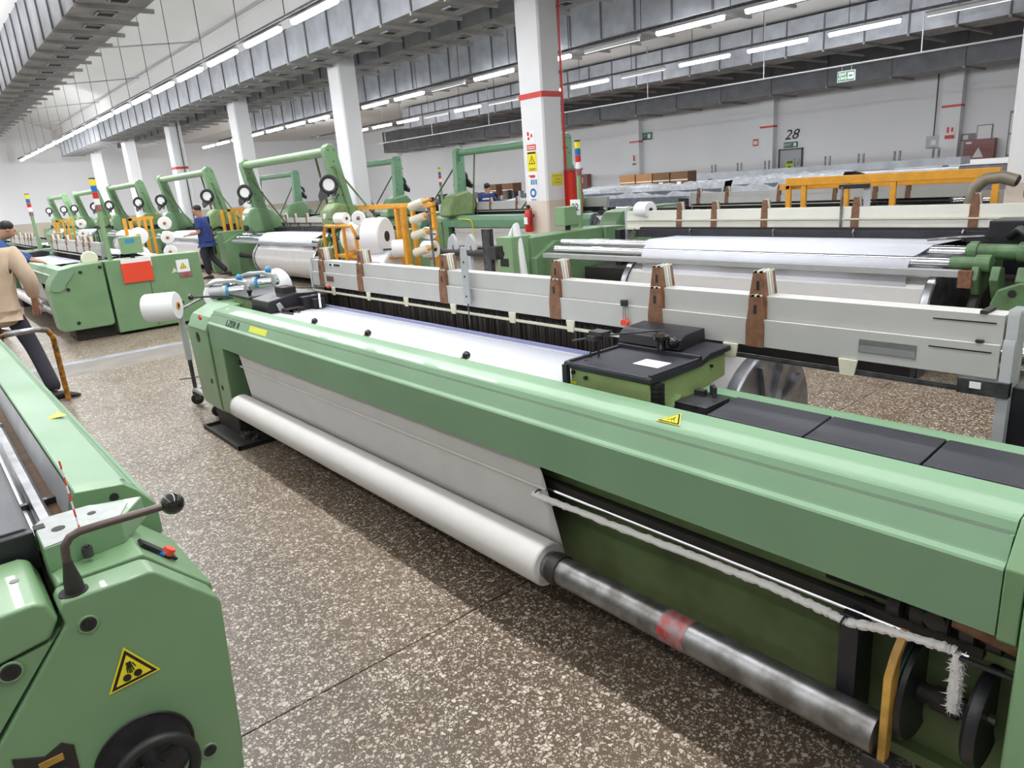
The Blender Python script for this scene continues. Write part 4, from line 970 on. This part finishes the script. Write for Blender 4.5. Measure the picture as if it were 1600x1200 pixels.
# ------------------------------------------------------------------ row B: warp side towards the camera
B0 = loom('loom', 'loom seen from its warp side at right, wide white warp sheet over chrome rollers', (7.75, 6.5, 0), PI, detail=1, whiteframe=True, cloth=(1.5, 4.38))
blab = ['loom with the nearest tall green gantry, warp sheet hanging below', 'gantry loom behind the standing blue-shirted worker', 'third gantry loom along the back row', 'fourth gantry loom along the back row', 'farthest gantry loom of the back row']
BL = []
for k in range(5):
    BL.append(loom('loom', blab[k], (7.75, 17.5 + 6.65 * k, 0), PI, detail=1 if k < 2 else 0, gantry=1, signal=False, cloth=(1.9, 4.75)))
# extra pieces of the right warp-side loom
B().box(1.80, 2.12, -.42, -.12, .10, 1.08).build('control_box', GREENT, B0, bevel=.01)
B().box(2.118, 2.122, -.36, -.2, .72, .82).build('screen', INK, B0); B().box(2.118, 2.122, -.38, -.22, .40, .56).build('notice', PAPER, B0)
p = B().box(.86, .865, -.40, -.22, 1.45, 1.60)
pl = thing('number_plate', 'white number plate 22 on the green post right of the column', 'sign', (6.86, 6.72, 1.24))
B().box(-.004, 0, -.09, .09, 0, .2).build('plate', PAPER, pl)
text('number', '22', .13, INK, pl, (-.006, 0, .10), FACE_NX)
p.bm.free()
package('yarn_package', 'white yarn package at the left end of the loom with chrome rollers', (6.95, 5.55, 1.28), (.2, 1, 0), .10, .22, BLACKM)
b = B().tube([(1.95, -.3, 1.08), (1.97, -.2, 1.2), (1.98, -.15, 1.0), (1.97, -.1, .6)], .05, 8)
b.build('white_rag', PAPER, B0)
# ribbed duct hose and bent steel pipe at the far right
hs = thing('exhaust_hose', 'bent grey-brown suction pipe beside the right-hand column', 'pipe', (7.6, 2.3, 1.0))
B().tube([(0, .05, .0), (0, .05, .25), (0, .02, .38), (0, -.06, .45), (0, -.18, .46), (0, -.30, .42)], .055, 14).build('pipe', mat('brown_grey_pipe', (.22, .19, .14), .45, metal=.3), hs)
hb = B()
for k in range(10): hb.lathe((0, .05, -.2 + k * .03), (0, 0, 1), [(0, .055), (.015, .066), (.03, .055)], 14)
hb.build('ribbed_hose', RUBBER, hs)
B().cyl((0, -.302, .42), (0, -.31, .417), .042, 12).build('pipe_mouth', INK, hs)
# ------------------------------------------------------------------ row C: breast side, behind the columns
clab = ['loom with white cloth roll left of the signed column', 'loom behind the right-hand warp loom, only its harness showing', 'loom far behind the yarn creel with a bluish gantry', 'farthest bluish gantry loom']
CLOOM = [loom('loom', clab[0], (10.5, 9.55, 0), 0, detail=1, gantry=2, signal=False, greens=GREENB),
         loom('loom', clab[1], (10.5, 2.9, 0), 0, detail=1, gantry=False, signal=False, greens=GREENB),
         loom('loom', clab[2], (10.5, 16.2, 0), 0, detail=0, gantry=2, signal=True, greens=GREENB),
         loom('loom', clab[3], (10.5, 22.85, 0), 0, detail=0, gantry=2, signal=True, greens=GREENB)]
B().tube([(-.03, 4.7, .93), (-.03, 4.25, .90), (-.04, 4.15, .86), (-.04, 4.1, .5)], .014, 6).build('yellow_pipe', YELLOW, CLOOM[0])
# yellow guard rail
t = thing('guard_rail', 'long orange-yellow guard rail behind the right-hand loom', 'rail', (8.2, 2.3, 0))
B().box(-.03, .03, 0, 2.2, 1.44, 1.53).build('top_rail', ORANGE, t, bevel=.006)
for y in (.0, .95, 1.45, 1.95, 2.14): B().box(-.02, .02, y, y + .06, 0, 1.45).build('post', ORANGE, t, bevel=.004)
B().box(.37, .41, 0, 2.5, 1.38, 1.45).build('rear_rail', ORANGE, t, bevel=.004); B().box(-.02, .41, 2.15, 2.2, 1.40, 1.46).build('cross_rail', ORANGE, t, bevel=.004)
# probe posts on the right loom
t = thing('adjusting_bar', 'grey upright bar on the harness of the loom with chrome rollers', 'bar', (6.94, 3.0, 1.0))
B().box(-.01, .0, -.03, .03, .03, .46).build('plate', ALU, t); B().cyl((-.04, .22, 0), (-.04, .22, .46), .014, 8).build('rod', STEEL, t); B().box(-.05, 0, -.02, .25, .44, .48).build('clamp', BLACK, t)

# ------------------------------------------------------------------ clamps standing behind the main harness
t = thing('warp_clamp', 'pair of pale grey forked metal brackets behind the harness', 'bracket', (3.45, 4.55, 0))
for y in (.06, .30):
    b = B().prism([(y - .045, .0), (y + .045, .0), (y + .045, 1.05), (y + .05, 1.20), (y + .02, 1.32), (y - .04, 1.36), (y - .09, 1.30), (y - .10, 1.2), (y - .06, 1.21), (y - .05, 1.27), (y - .03, 1.26), (y - .03, 1.12), (y - .045, 1.05)], 0, .03, 'x')
    b.build('fork', ALU, t, bevel=.004)
B().cyl((.015, -.35, 1.21), (.015, .42, 1.21), .028, 10).build('bar', BLACKM, t)
B().prism([(-.18, 0), (-.25, 0), (-.26, 1.40), (-.16, 1.40)], -.02, .02, 'x').build('tall_plate', STEELD, t, bevel=.003)
B().box(-.03, .05, -.33, -.24, 1.17, 1.27).build('clamp_block', BLACKM, t, bevel=.004)

# ------------------------------------------------------------------ creel with big yarn packages
cr = thing('yarn_creel', 'orange-yellow creel frame holding white yarn packages behind the harness', 'creel', (5.8, 9.2, 0))
B().box(-.04, .04, .02, .10, 0, 1.48).build('post', ORANGE, cr, bevel=.005)
for y in (1.52, 1.75, 2.08, 2.36): pass
b = B()
gate = B().tube([(-.06, 2.66, 0), (-.06, 2.66, 1.05), (-.06, 2.55, 1.2), (-.06, 1.62, 1.2), (-.06, 1.50, 1.05), (-.06, 1.50, 0)], .03, 8).build('side_hoop', ORANGE, cr)
for y in (1.90, 2.28): B().cyl((-.06, y, 0), (-.06, y, 1.2), .03, 8).build('hoop_bar', ORANGE, gate)
B().box(.7, .76, .3, 2.7, 1.42, 1.50).build('top_rail', ORANGE, cr, bevel=.005)
B().box(-.04, .76, .02, .08, .42, .47).box(-.04, .76, .02, .08, .1, .15).build('lower_rail', ORANGE, cr)
B().cyl((-.0, -.7, .45), (0, .05, .62), .025, 8).build('brace', ORANGE, cr)
for y in (.3, .9, 1.4): B().box(.70, .76, y, y + .07, 0, 1.44).build('rear_post', ORANGE, cr)
for y in (-.62,): B().cyl((0, y, 0), (0, y, 1.45), .018, 8).build('steel_post', STEEL, cr)
def pk(lab, y, z, r, h, ax=(-.25, 1, 0), x=5.85, core=BLACKM): return package('yarn_package', lab, (x, y, z), ax, r, h, core, 'white packages on the creel')
pk('small white package on top of the creel, left one', 11.15, 1.32, .10, .24, core=BRASS)
pk('small white package on top of the creel, right one', 10.72, 1.33, .11, .26, (-.6, -1, 0), core=BRASS)
pk('big white package in the middle of the creel, upper', 10.15, 1.02, .30, .34, (-.6, 1, 0), 6.0)
pk('big white package at the right of the creel, below the upper one', 10.05, .45, .32, .36, (-.5, 1, 0), 6.0)
pk('big white package behind the orange hoop, upper', 11.0, .98, .27, .4, (-.2, 1, 0), 6.1)
pk('big white package behind the orange hoop, lower', 11.0, .42, .27, .4, (-.2, 1, 0), 6.1)
b = B().box(-.0, .5, .8, 2.5, .66, .70).box(-.0, .5, .8, 2.5, .08, .12)
b.build('shelf_rail', ORANGE, cr)
for k, z in enumerate((1.47, 1.27, 1.05, .80)):
    t = thing('bobbin', 'cream bobbin on orange peg, %s of four beside the creel post' % ('topmost', 'second', 'third', 'lowest')[k], 'bobbin', (5.86, 9.12, z), 0, 'cream bobbins on pegs')
    B().lathe((0, 0, 0), (.1, -1, .22), [(0, .05), (0, .066), (.30, .058), (.30, .02)], 16).build('yarn', CREAM, t)
    B().cyl((.03, -.29, .062), (.045, -.45, .098), .026, 10).build('peg', ORANGE, t)
pk('white package beside the lowest cream bobbins', 9.25, .80, .13, .22, (-.3, 1, 0), 6.3)
pk('white package between creel and far loom', 9.75, 1.02, .10, .24, (-.3, -1, 0), 6.5)
pk('white package just right of the big packages, low', 9.85, .82, .14, .22, (-.8, .6, 0), 6.15)
# second creel down the left rows
def creel2(lab, x, y, n, glab):
    t = thing('yarn_creel', lab, 'creel', (x, y, 0))
    for yy in (0, .5): B().box(-.03, .03, yy, yy + .06, 0, 1.55).build('post', ORANGE, t)
    for xx in (.12, .24, .36): B().box(xx, xx + .05, .0, .04, .6, 1.5).build('bar', ORANGE, t)
    B().box(-.03, .45, .0, .05, 1.5, 1.56).build('top_rail', ORANGE, t)
    B().box(-.03, .45, .0, .05, .55, .6).build('lower_rail', ORANGE, t)
    for k in range(n):
        package('yarn_package', glab % ('topmost', 'second', 'third', 'fourth', 'lowest')[k], (x + .62, y - .1, 1.40 - .29 * k), (-.3, -1, 0), .13, .28, ORANGE, 'packages on the creel of ' + lab[:20])
creel2('orange creel between the left loom row and the gantry row', 3.7, 16.3, 5, 'white package, %s in the stack beside the signal lamp')
creel2('farther orange creel between the loom rows', 3.8, 25.6, 2, 'white package, %s of two on the farther creel')
creel2('orange creel beside the blue-shirted walking worker', 6.3, 17.95, 5, 'white package, %s in the stack behind the walking worker')
for k, (x, y, z) in enumerate(((3.72, 15.95, 1.20), (3.68, 15.95, .84))):
    package('yarn_package', ('white package upper of two left of the terminal box', 'white package lower of two left of the terminal box')[k], (x, y, z), (-.3, -1, 0), .17, .3, ORANGE, 'two packages left of the terminal box')

# ------------------------------------------------------------------ trolley handle
t = thing('trolley', 'hand trolley with bent handle in chipped orange paint behind the corner loom', 'trolley', (.9, 7.75, 0))
B().tube([(0, .1, .02), (-.005, .05, .3), (-.02, -.1, .66), (-.06, -.18, .74), (-.14, -.22, .765), (-.36, -.22, .765)], .024, 12).build('orange_leg', ORANGED, t)
B().tube([(-.07, -.185, .745), (-.14, -.22, .767), (-.3, -.225, .768), (-.38, -.22, .766)], .0255, 12).build('worn_handle', STEEL, t)
B().tube([(-.36, -.22, .766), (-.42, -.18, .74), (-.44, -.1, .66), (-.44, .05, .3), (-.44, .1, .02)], .024, 10).build('orange_leg', ORANGED, t)
B().box(-.46, -.32, .08, .9, .10, .14).build('platform', WOODD, t)
for x in (-.43, -.35):
    for y in (.18, .8): B().cyl((x - .02, y, .05), (x + .02, y, .05), .05, 14).build('wheel', RUBBER, t)

# ------------------------------------------------------------------ people
def skin_chain(name, verts, edges, radii, mt, parent, sub=2, root=0):
    me = bpy.data.meshes.new(name); me.from_pydata(verts, edges, [])
    o = bpy.data.objects.new(name, me); COL.objects.link(o); o.parent = parent
    me.materials.append(mt)
    sk = o.modifiers.new('skin', 'SKIN'); sk.use_smooth_shade = True
    for i, r in enumerate(radii):
        d = me.skin_vertices[0].data[i]; d.radius = (r, r) if not isinstance(r, tuple) else r; d.use_root = (i == root)
    su = o.modifiers.new('sub', 'SUBSURF'); su.levels = sub; su.render_levels = sub
    return o
def person(label, loc, rz, J, shirt, trousers, coat=False, sleeve='short'):
    """J: joints in local metres; faces +x local"""
    t = thing('person', label, 'person', loc, rz)
    V = []; Ed = []; Rd = []
    def add(p, r, pa=None):
        V.append(p); Rd.append(r)
        if pa is not None: Ed.append((pa, len(V) - 1))
        return len(V) - 1
    pel = add(J['pelvis'], (.09, .08)); ch = add(J['chest'], (.085, .07), pel); nk = add(J['neck'], .055, ch); hd0 = add(J['jaw'], .085, nk); hd1 = add(J['head'], .112, hd0); hd2 = add(J['crown'], .082, hd1)
    F = Vector(J['face']) - Vector(J['head']); F.normalize()
    ns = add(tuple(Vector(J['head']) + F * .10 + Vector((0, 0, -.015))), .014, hd1)
    for s_ in ('l', 'r'):
        sh = add(J['sh' + s_], .040, ch); el = add(J['el' + s_], .042, sh); wr = add(J['wr' + s_], .028, el)
        d = (Vector(J['wr' + s_]) - Vector(J['el' + s_])).normalized(); o_ = d.cross(Vector((0, 0, 1))).normalized() if abs(d.z) < .95 else Vector((1, 0, 0))
        pm = add(tuple(Vector(J['wr' + s_]) + d * .07), (.035, .018), wr)
        for q in range(4):
            f1 = Vector(J['wr' + s_]) + d * (.12 - abs(q - 1.3) * .006) + o_ * ((q - 1.5) * .020)
            fa = add(tuple(f1), .009, pm); add(tuple(f1 + d * .04 + Vector((0, 0, -.02))), .007, fa)
        tf = add(tuple(Vector(J['wr' + s_]) + d * .05 + o_ * .045), .010, wr); add(tuple(Vector(J['wr' + s_]) + d * .085 + o_ * .06), .008, tf)
        hp = add(J['hip' + s_], .085, pel); kn = add(J['kn' + s_], .055, hp); an = add(J['an' + s_], .038, kn)
    skin_chain('body', V, Ed, Rd, SKIN, t)
    # hair
    h = Vector(J['head']); c = Vector(J['crown']); up = (c - Vector(J['jaw'])).normalized()
    hc = h + up * .04 - F * .034
    hb = B(); hb.lathe(hc - up * .055, up, [(-.02, .060), (.01, .078), (.05, .090), (.085, .090), (.115, .070), (.138, .03)], 16)
    hb.build('hair', HAIR, t)
    eb = B()
    side = F.cross(up).normalized()
    for s_ in (-1, 1): eb.ball(tuple(h + F * .083 + side * s_ * .032 + up * .012), .009, 6, 4)
    eb.build('eyes', INK, t)
    B().ball(tuple(h + side * .09 - up * .01), .022, 8, 5).ball(tuple(h - side * .09 - up * .01), .022, 8, 5).build('ears', SKIN, t)
    # shirt
    V2 = [J['pelvis'], J['chest'], tuple(Vector(J['neck']) - Vector((0, 0, .03)))]; E2 = [(0, 1), (1, 2)]; R2 = [(.20, .165), (.215, .17), .085]
    V2.append(tuple(Vector(J['pelvis']).lerp(Vector(J['chest']), -.22))); E2.append((0, 3)); R2.append((.19, .16))
    if coat:
        V2.append(tuple(Vector(J['pelvis']) + Vector((0, 0, -.25)))); E2.append((3, 4)); R2.append((.29, .24))
    for s_ in ('l', 'r'):
        V2.append(J['sh' + s_]); i0 = len(V2) - 1; E2.append((1, i0)); R2.append(.09)
        if sleeve == 'short':
            V2.append(tuple(Vector(J['sh' + s_]).lerp(Vector(J['el' + s_]), .8))); E2.append((i0, i0 + 1)); R2.append(.075)
        else:
            V2.append(J['el' + s_]); E2.append((i0, i0 + 1)); R2.append(.078)
            V2.append(tuple(Vector(J['el' + s_]).lerp(Vector(J['wr' + s_]), .82))); E2.append((i0 + 1, i0 + 2)); R2.append(.060)
    skin_chain('coat' if coat else 'shirt', V2, E2, R2, shirt, t)
    V3 = [J['pelvis'], tuple(Vector(J['pelvis']).lerp(Vector(J['chest']), .2))]; E3 = [(0, 1)]; R3 = [(.17, .14), (.14, .11)]
    for s_ in ('l', 'r'):
        for k_, r in (('hip', .10), ('kn', .075), ('an', .068)):
            V3.append(J[k_ + s_]); R3.append(r); E3.append((len(V3) - 2 if k_ != 'hip' else 0, len(V3) - 1))
    skin_chain('trousers', V3, E3, R3, trousers, t)
    for s_ in ('l', 'r'):
        a = Vector(J['an' + s_]); z = a.z - .085
        fd = Vector(J.get('toe' + s_, (1, 0, 0))).normalized(); sd = Vector((-fd.y, fd.x, 0))
        b = B(); rows = []
        for u, w, hh in ((-.08, .028, .06), (-.04, .042, .09), (.04, .042, .085), (.12, .048, .055), (.17, .040, .035), (.195, .02, .02)):
            p = a + fd * u; rows.append([(p + sd * w * math.cos(q) + Vector((0, 0, z + hh * (.5 + .5 * math.sin(q)) - a.z))) for q in [2 * PI * i / 10 for i in range(11)]])
        b.quadgrid(rows)
        b.build('shoe', SHOE, t)
    return t
# worker with a tan coat, striding beside the trolley; faces right and away
person('person in tan work coat and dark trousers striding behind the corner loom, one arm down', (.58, 8.42, 0), math.radians(75), dict(
    pelvis=(0, 0, .96), chest=(.03, 0, 1.30), neck=(.05, 0, 1.50), jaw=(.09, 0, 1.56), head=(.11, 0, 1.64), crown=(.10, 0, 1.73), face=(.2, 0, 1.62),
    shl=(.03, .2, 1.40), ell=(.12, .28, 1.12), wrl=(.30, .18, 1.02), shr=(.03, -.21, 1.40), elr=(-.03, -.33, 1.14), wrr=(.10, -.30, .93),
    hipl=(0, .10, .88), knl=(.12, .12, .5), anl=(.02, .14, .09), hipr=(0, -.10, .88), knr=(-.08, -.22, .50), anr=(-.38, -.36, .09), toer=(.3, -1, 0)), TAN, PANTS, coat=True, sleeve='long')
person('person in blue shirt bending over the second loom at far left', (1.05, 13.3, 0), math.radians(-10), dict(
    pelvis=(-.25, 0, .98), chest=(0, 0, 1.32), neck=(.14, 0, 1.47), jaw=(.22, 0, 1.50), head=(.27, 0, 1.57), crown=(.27, 0, 1.67), face=(.37, 0, 1.52),
    shl=(.04, .2, 1.38), ell=(.28, .24, 1.18), wrl=(.50, .16, 1.08), shr=(.04, -.2, 1.38), elr=(.26, -.24, 1.16), wrr=(.50, -.18, 1.08),
    hipl=(-.25, .1, .9), knl=(-.12, .12, .5), anl=(-.2, .12, .09), hipr=(-.25, -.1, .9), knr=(-.15, -.12, .5), anr=(-.22, -.12, .09)), SHIRTB2, PANTS, sleeve='long')
person('person in navy t-shirt walking beside the gantry looms, forearms raised', (5.52, 17.6, 0), math.radians(140), dict(
    pelvis=(0, 0, .93), chest=(.02, 0, 1.24), neck=(.03, 0, 1.45), jaw=(.07, 0, 1.50), head=(.10, 0, 1.58), crown=(.09, 0, 1.67), face=(.2, 0, 1.55),
    shl=(.02, .19, 1.36), ell=(.03, .24, 1.08), wrl=(.28, .2, 1.05), shr=(.02, -.19, 1.36), elr=(.03, -.24, 1.08), wrr=(.28, -.16, 1.08),
    hipl=(0, .09, .86), knl=(.06, .10, .47), anl=(.03, .10, .09), hipr=(0, -.09, .86), knr=(-.02, -.10, .48), anr=(-.32, -.10, .14)), SHIRTB, PANTS)
wp = person('person in navy shirt with white print seen from behind by the cardboard boxes', (12.75, 15.9, 0), math.radians(40), dict(
    pelvis=(0, 0, .93), chest=(.02, 0, 1.24), neck=(.03, 0, 1.45), jaw=(.07, 0, 1.50), head=(.10, 0, 1.58), crown=(.09, 0, 1.67), face=(.2, 0, 1.55),
    shl=(.02, .19, 1.36), ell=(.12, .26, 1.12), wrl=(.32, .24, 1.12), shr=(.02, -.19, 1.36), elr=(.10, -.3, 1.14), wrr=(.28, -.42, 1.2),
    hipl=(0, .09, .86), knl=(.03, .10, .47), anl=(0, .10, .09), hipr=(0, -.09, .86), knr=(.03, -.10, .48), anr=(0, -.10, .09)), SHIRTB, PANTS)
B().box(-.172, -.166, -.11, .11, 1.27, 1.31).build('shirt_print', PAPER, wp)
person('person in dark blue standing far off between column and gantry', (15.5, 27.3, 0), math.radians(150), dict(
    pelvis=(0, 0, .93), chest=(.02, 0, 1.24), neck=(.03, 0, 1.45), jaw=(.07, 0, 1.50), head=(.10, 0, 1.58), crown=(.09, 0, 1.67), face=(.2, 0, 1.55),
    shl=(.02, .19, 1.36), ell=(.03, .24, 1.08), wrl=(.2, .2, 1.0), shr=(.02, -.19, 1.36), elr=(.03, -.24, 1.08), wrr=(.2, -.16, 1.0),
    hipl=(0, .09, .86), knl=(.03, .10, .47), anl=(0, .10, .09), hipr=(0, -.09, .86), knr=(.03, -.10, .48), anr=(0, -.10, .09)), SHIRTB, PANTS)

# ------------------------------------------------------------------ wrapped machines, boxes and the back wall
def wrapped(lab, x, y0, y1, z1, dark=True):
    t = thing('wrapped_machine', lab, 'machine', (x, y0, 0)); L = y1 - y0
    b = B(); rows = []; rnd = random.Random(int(y0 * 10)); n = 14
    for i in range(n + 1):
        y = L * i / n; rows.append([(px + rnd.uniform(-.03, .03), y, pz + rnd.uniform(-.04, .04)) for px, pz in ((0, .05), (0, .55), (.02, z1 - .25), (.15, z1 - .04), (.6, z1), (1.0, z1 - .1), (1.05, .4), (1.05, .05))])
    b.quadgrid(rows).build('plastic_wrap', PLASTIC, t)
    B().box(.06, .98, .05, L - .05, .02, z1 - .15).build('machine_block', PLASTICD, t)
    B().box(-.03, -.01, .1, L - .1, z1 - .5, z1 - .28).build('dark_band', PLASTICD, t)
    s1 = None
    for k in range(int(L / .45)):
        if s1 is None: s1 = B().box(-.045, -.02, .1, .5, .3, z1 - .55).build('white_panel', PAPER, t, bevel=.01, seg=1)
        else:
            c_ = s1.copy(); COL.objects.link(c_); c_.parent = t; c_.location = (0, k * .45, 0)
    return t
wrapped('long machine under clear plastic wrap in front of the cardboard boxes', 13.6, 8.95, 13.2, 1.40)
wrapped('shorter plastic-wrapped grey machine below the grey door', 13.6, 6.4, 8.75, 1.46)
wrapped('plastic-wrapped crate stack right of the red cabinet', 13.0, 13.4, 15.6, 1.25)
t = thing('roller_rack', 'long grey metal rack with upright pins in front of the back wall', 'rack', (18.5, 6.0, 0))
B().box(0, .6, 0, 7.0, 1.35, 1.52).build('deck', GALV, t)
for k in range(8):
    for j in (0, .12): B().cyl((.1, .5 + k * .85 + j, 1.52), (.1, .5 + k * .85 + j, 1.75), .025, 6).build('pin', STEEL, t)
for k in range(4): B().box(.1, .2, .3 + k * 2.1, .4 + k * 2.1, 0, 1.35).build('post', STEELD, t)
B().cyl((.0, 0, 1.25), (0, 7, 1.25), .08, 10).build('roller', GALV, t)
t = thing('roller_rack', 'pale rail and dark bench below the red wall box', 'rack', (20, 4.8, 0))
B().box(0, .5, 0, 3.2, 1.30, 1.42).build('deck', PAPER, t); B().box(.02, .48, 0, 3.2, .7, 1.28).build('side', PLASTICD, t)
for k in range(3): B().box(.1, .2, .3 + k * 1.2, .4 + k * 1.2, 0, .75).build('post', STEELD, t)
t = thing('metal_bench', 'dark blurred machinery along the far back wall between gantries', 'bench', (19, 19.5, 0))
rnd = random.Random(9)
B().box(0, .8, 0, 9, .9, 1.0).build('top', STEELD, t)
for k in range(24):
    y = k * .37; B().box(.1, .3, y, y + .12, 1.0, 1.12 + rnd.random() * .25).build('fitting', rnd.choice((STEELD, GALV, BLACKM, STEELD)), t)
for k in range(5): B().box(.1, .7, k * 2.2, k * 2.2 + .1, 0, .9).build('leg', STEELD, t)
bn = 0
def carton(x, y, z, w, d, h, dark, lab):
    t = thing('cardboard_box', lab, 'box', (x, y, z), 0, 'cardboard boxes along the back')
    B().box(0, d, 0, w, 0, h).build('carton', CARDD if dark else CARD, t, bevel=.008, seg=1)
    B().box(-.003, .0, 0, w, h * .47, h * .53).build('tape', CREAM, t)
    B().box(-.004, -.001, w * .38, w * .62, h * .2, h * .4).build('printed_mark', PAPER if dark else INKG, t)
spots_ = [(18.85, 0), (18.1, 0), (17.35, 0), (16.6, 0), (15.85, 0), (15.1, 0), (14.4, 0), (18.1, 1), (17.35, 1), (16.6, 1), (15.85, 1), (15.1, 1), (14.4, 1), (16.9, 2), (16.15, 2), (15.4, 2), (14.65, 2), (22.3, 0), (23.1, 0), (23.9, 0), (24.7, 0), (22.3, 1), (23.1, 1), (23.9, 1), (24.7, 1), (23.2, 2), (24.3, 2)]
for i, (y, lv_) in enumerate(spots_):
    side_ = 'behind the wrapped machines' if y < 20 else 'beyond the worker with white print'
    row_ = ('bottom', 'middle', 'top')[lv_]
    nth = sorted([q for q, l in spots_ if l == lv_ and (q < 20) == (y < 20)], reverse=True).index(y) + 1
    carton(20.3 if y < 20 else 20.0, y, lv_ * .54, .70, .5, .53, (y < 16.1 or (y > 20 and lv_ == 2)), '%s cardboard box from the left in the %s layer %s' % (ORD[nth - 1], row_, side_))
# door and wall fittings
dr = struct(B().box(XW - .03, XW - .01, 13.72, 14.56, 0, 2.07).build('door_1', DOORG))
B().box(XW - .05, XW - .005, 13.66, 13.72, 0, 2.12).box(XW - .05, XW - .005, 14.56, 14.62, 0, 2.12).box(XW - .05, XW - .005, 13.66, 14.62, 2.07, 2.12).build('door_frame', STEELD, dr)
B().box(XW - .035, XW - .03, 14.0, 14.32, 1.35, 1.7).build('yellow_notice', YELLOWG, dr)
B().box(XW - .038, XW - .035, 14.04, 14.28, 1.58, 1.68).box(XW - .038, XW - .035, 14.1, 14.22, 1.40, 1.5).build('notice_print', GREENS, dr)
t = thing('wall_number', 'dark slanted number on the wall above the grey door', 'sign', (XW - .02, 14.15, 2.6)); text('number', '28', .5, INK, t, (0, 0, 0), FACE_NX, .005, .3, sx=1.1)
def plate(name, lab, cat, y, z, w, h, mt, kids=(), x=XW - .02):
    t = thing(name, lab, cat, (x, y, z)); B().box(-.01, 0, -w / 2, w / 2, -h / 2, h / 2).build('panel', mt, t)
    for nm, a, b_, c_, d_, m2 in kids: B().box(-.016, -.01, w / 2 - c_ * w, w / 2 - a * w, -h / 2 + b_ * h, -h / 2 + d_ * h).build(nm, m2, t)
    return t
t = plate('exit_sign', 'small exit sign directly above the grey door', 'sign', 14.15, 2.25, .55, .2, GREENS, (('arrow', .7, .2, .9, .8, PAPER),))
text('lettering', 'EXIT', .14, PAPER, t, (-.014, .1, 0), FACE_NX)
t = plate('exit_sign', 'exit sign on the back wall above the cardboard boxes', 'sign', 21.0, 3.15, .8, .3, GREENS, (('arrow', .7, .2, .9, .8, PAPER),))
text('lettering', 'EXIT', .2, PAPER, t, (-.014, .12, 0), FACE_NX)
plate('wall_notice', 'red-topped notice on the pilaster under its red band', 'sign', 8.72, 2.2, .3, .42, PAPER, (('red_footer', .05, .02, .95, .28, RED), ('red_figure', .2, .45, .4, .85, RED), ('red_figure', .6, .5, .8, .8, RED)), XW - .29)
plate('wall_notice', 'small red notice left of the grey door', 'sign', 15.6, 2.45, .22, .25, RED, (('print', .15, .2, .85, .75, PAPER),))
plate('wall_notice', 'small notice with red figure on the pilaster by the boxes', 'sign', 21.4, 2.2, .25, .5, PAPER, (('red_figure', .3, .4, .7, .9, RED), ('print', .1, .05, .9, .25, INKG)), XW - .29)
t = thing('fire_box', 'red wall box with white triangle at upper right', 'box', (XW - .25, 7.9, 1.6))
B().box(0, .23, -.42, .42, -.3, .32).build('case', REDW, t, bevel=.01); B().prism([(-.15, -.22), (.15, -.22), (0, .08)], -.006, 0, 'x').build('white_triangle', PAPER, t); B().box(-.006, 0, .2, .36, .2, .25).build('lettering', PAPER, t)
plate('picture_frame', 'black-framed white sheet above the red wall box', 'frame', 7.85, 2.08, .42, .5, INKG, (('sheet', .06, .05, .94, .95, PAPER),))
plate('wall_sign', 'small grey sign left of the framed sheet', 'sign', 8.28, 2.0, .38, .22, INKG, (('print', .1, .2, .5, .8, PAPER),))
plate('window_grille', 'dark barred frame next to the right-hand column', 'frame', 7.05, 2.0, .35, 1.3, INKG, (('pane', .1, .52, .9, .95, PAPER), ('pane', .1, .05, .9, .48, PAPER)))
t = thing('junction_box', 'grey junction box hanging on a cable down the back wall', 'box', (XW - .15, 9.25, 1.95))
B().box(0, .13, -.2, .2, -.18, .18).build('case', CONDUIT, t, bevel=.01); B().cyl((.05, 0, .18), (.05, 0, 2.6), .018, 6).build('cable', RUBBER, t); B().box(-.006, 0, -.1, .05, -.1, .05).build('socket_cover', PAPER, t)
t = thing('red_box', 'red box on the back wall right of the signal lamp', 'box', (XW - .3, 24.7, 1.45)); B().box(0, .28, -.38, .38, -.3, .3).build('case', REDW, t, bevel=.01); B().box(-.006, 0, -.1, .2, -.1, .15).build('label_plate', PAPER, t)
t = thing('fire_extinguisher', 'small red extinguisher near the floor rail at far right', 'extinguisher', (XW - .42, 8.75, .95)); B().lathe((0, 0, 0), (0, 0, 1), [(0, .08), (.35, .08), (.42, .03), (.5, .03)], 12).build('cylinder', RED, t); B().tube([(0, .03, .45), (0, .15, .4), (0, .16, .1)], .015, 6).build('hose', RUBBER, t); B().box(.05, .13, -.03, .03, .3, .35).build('bracket', STEELD, t)
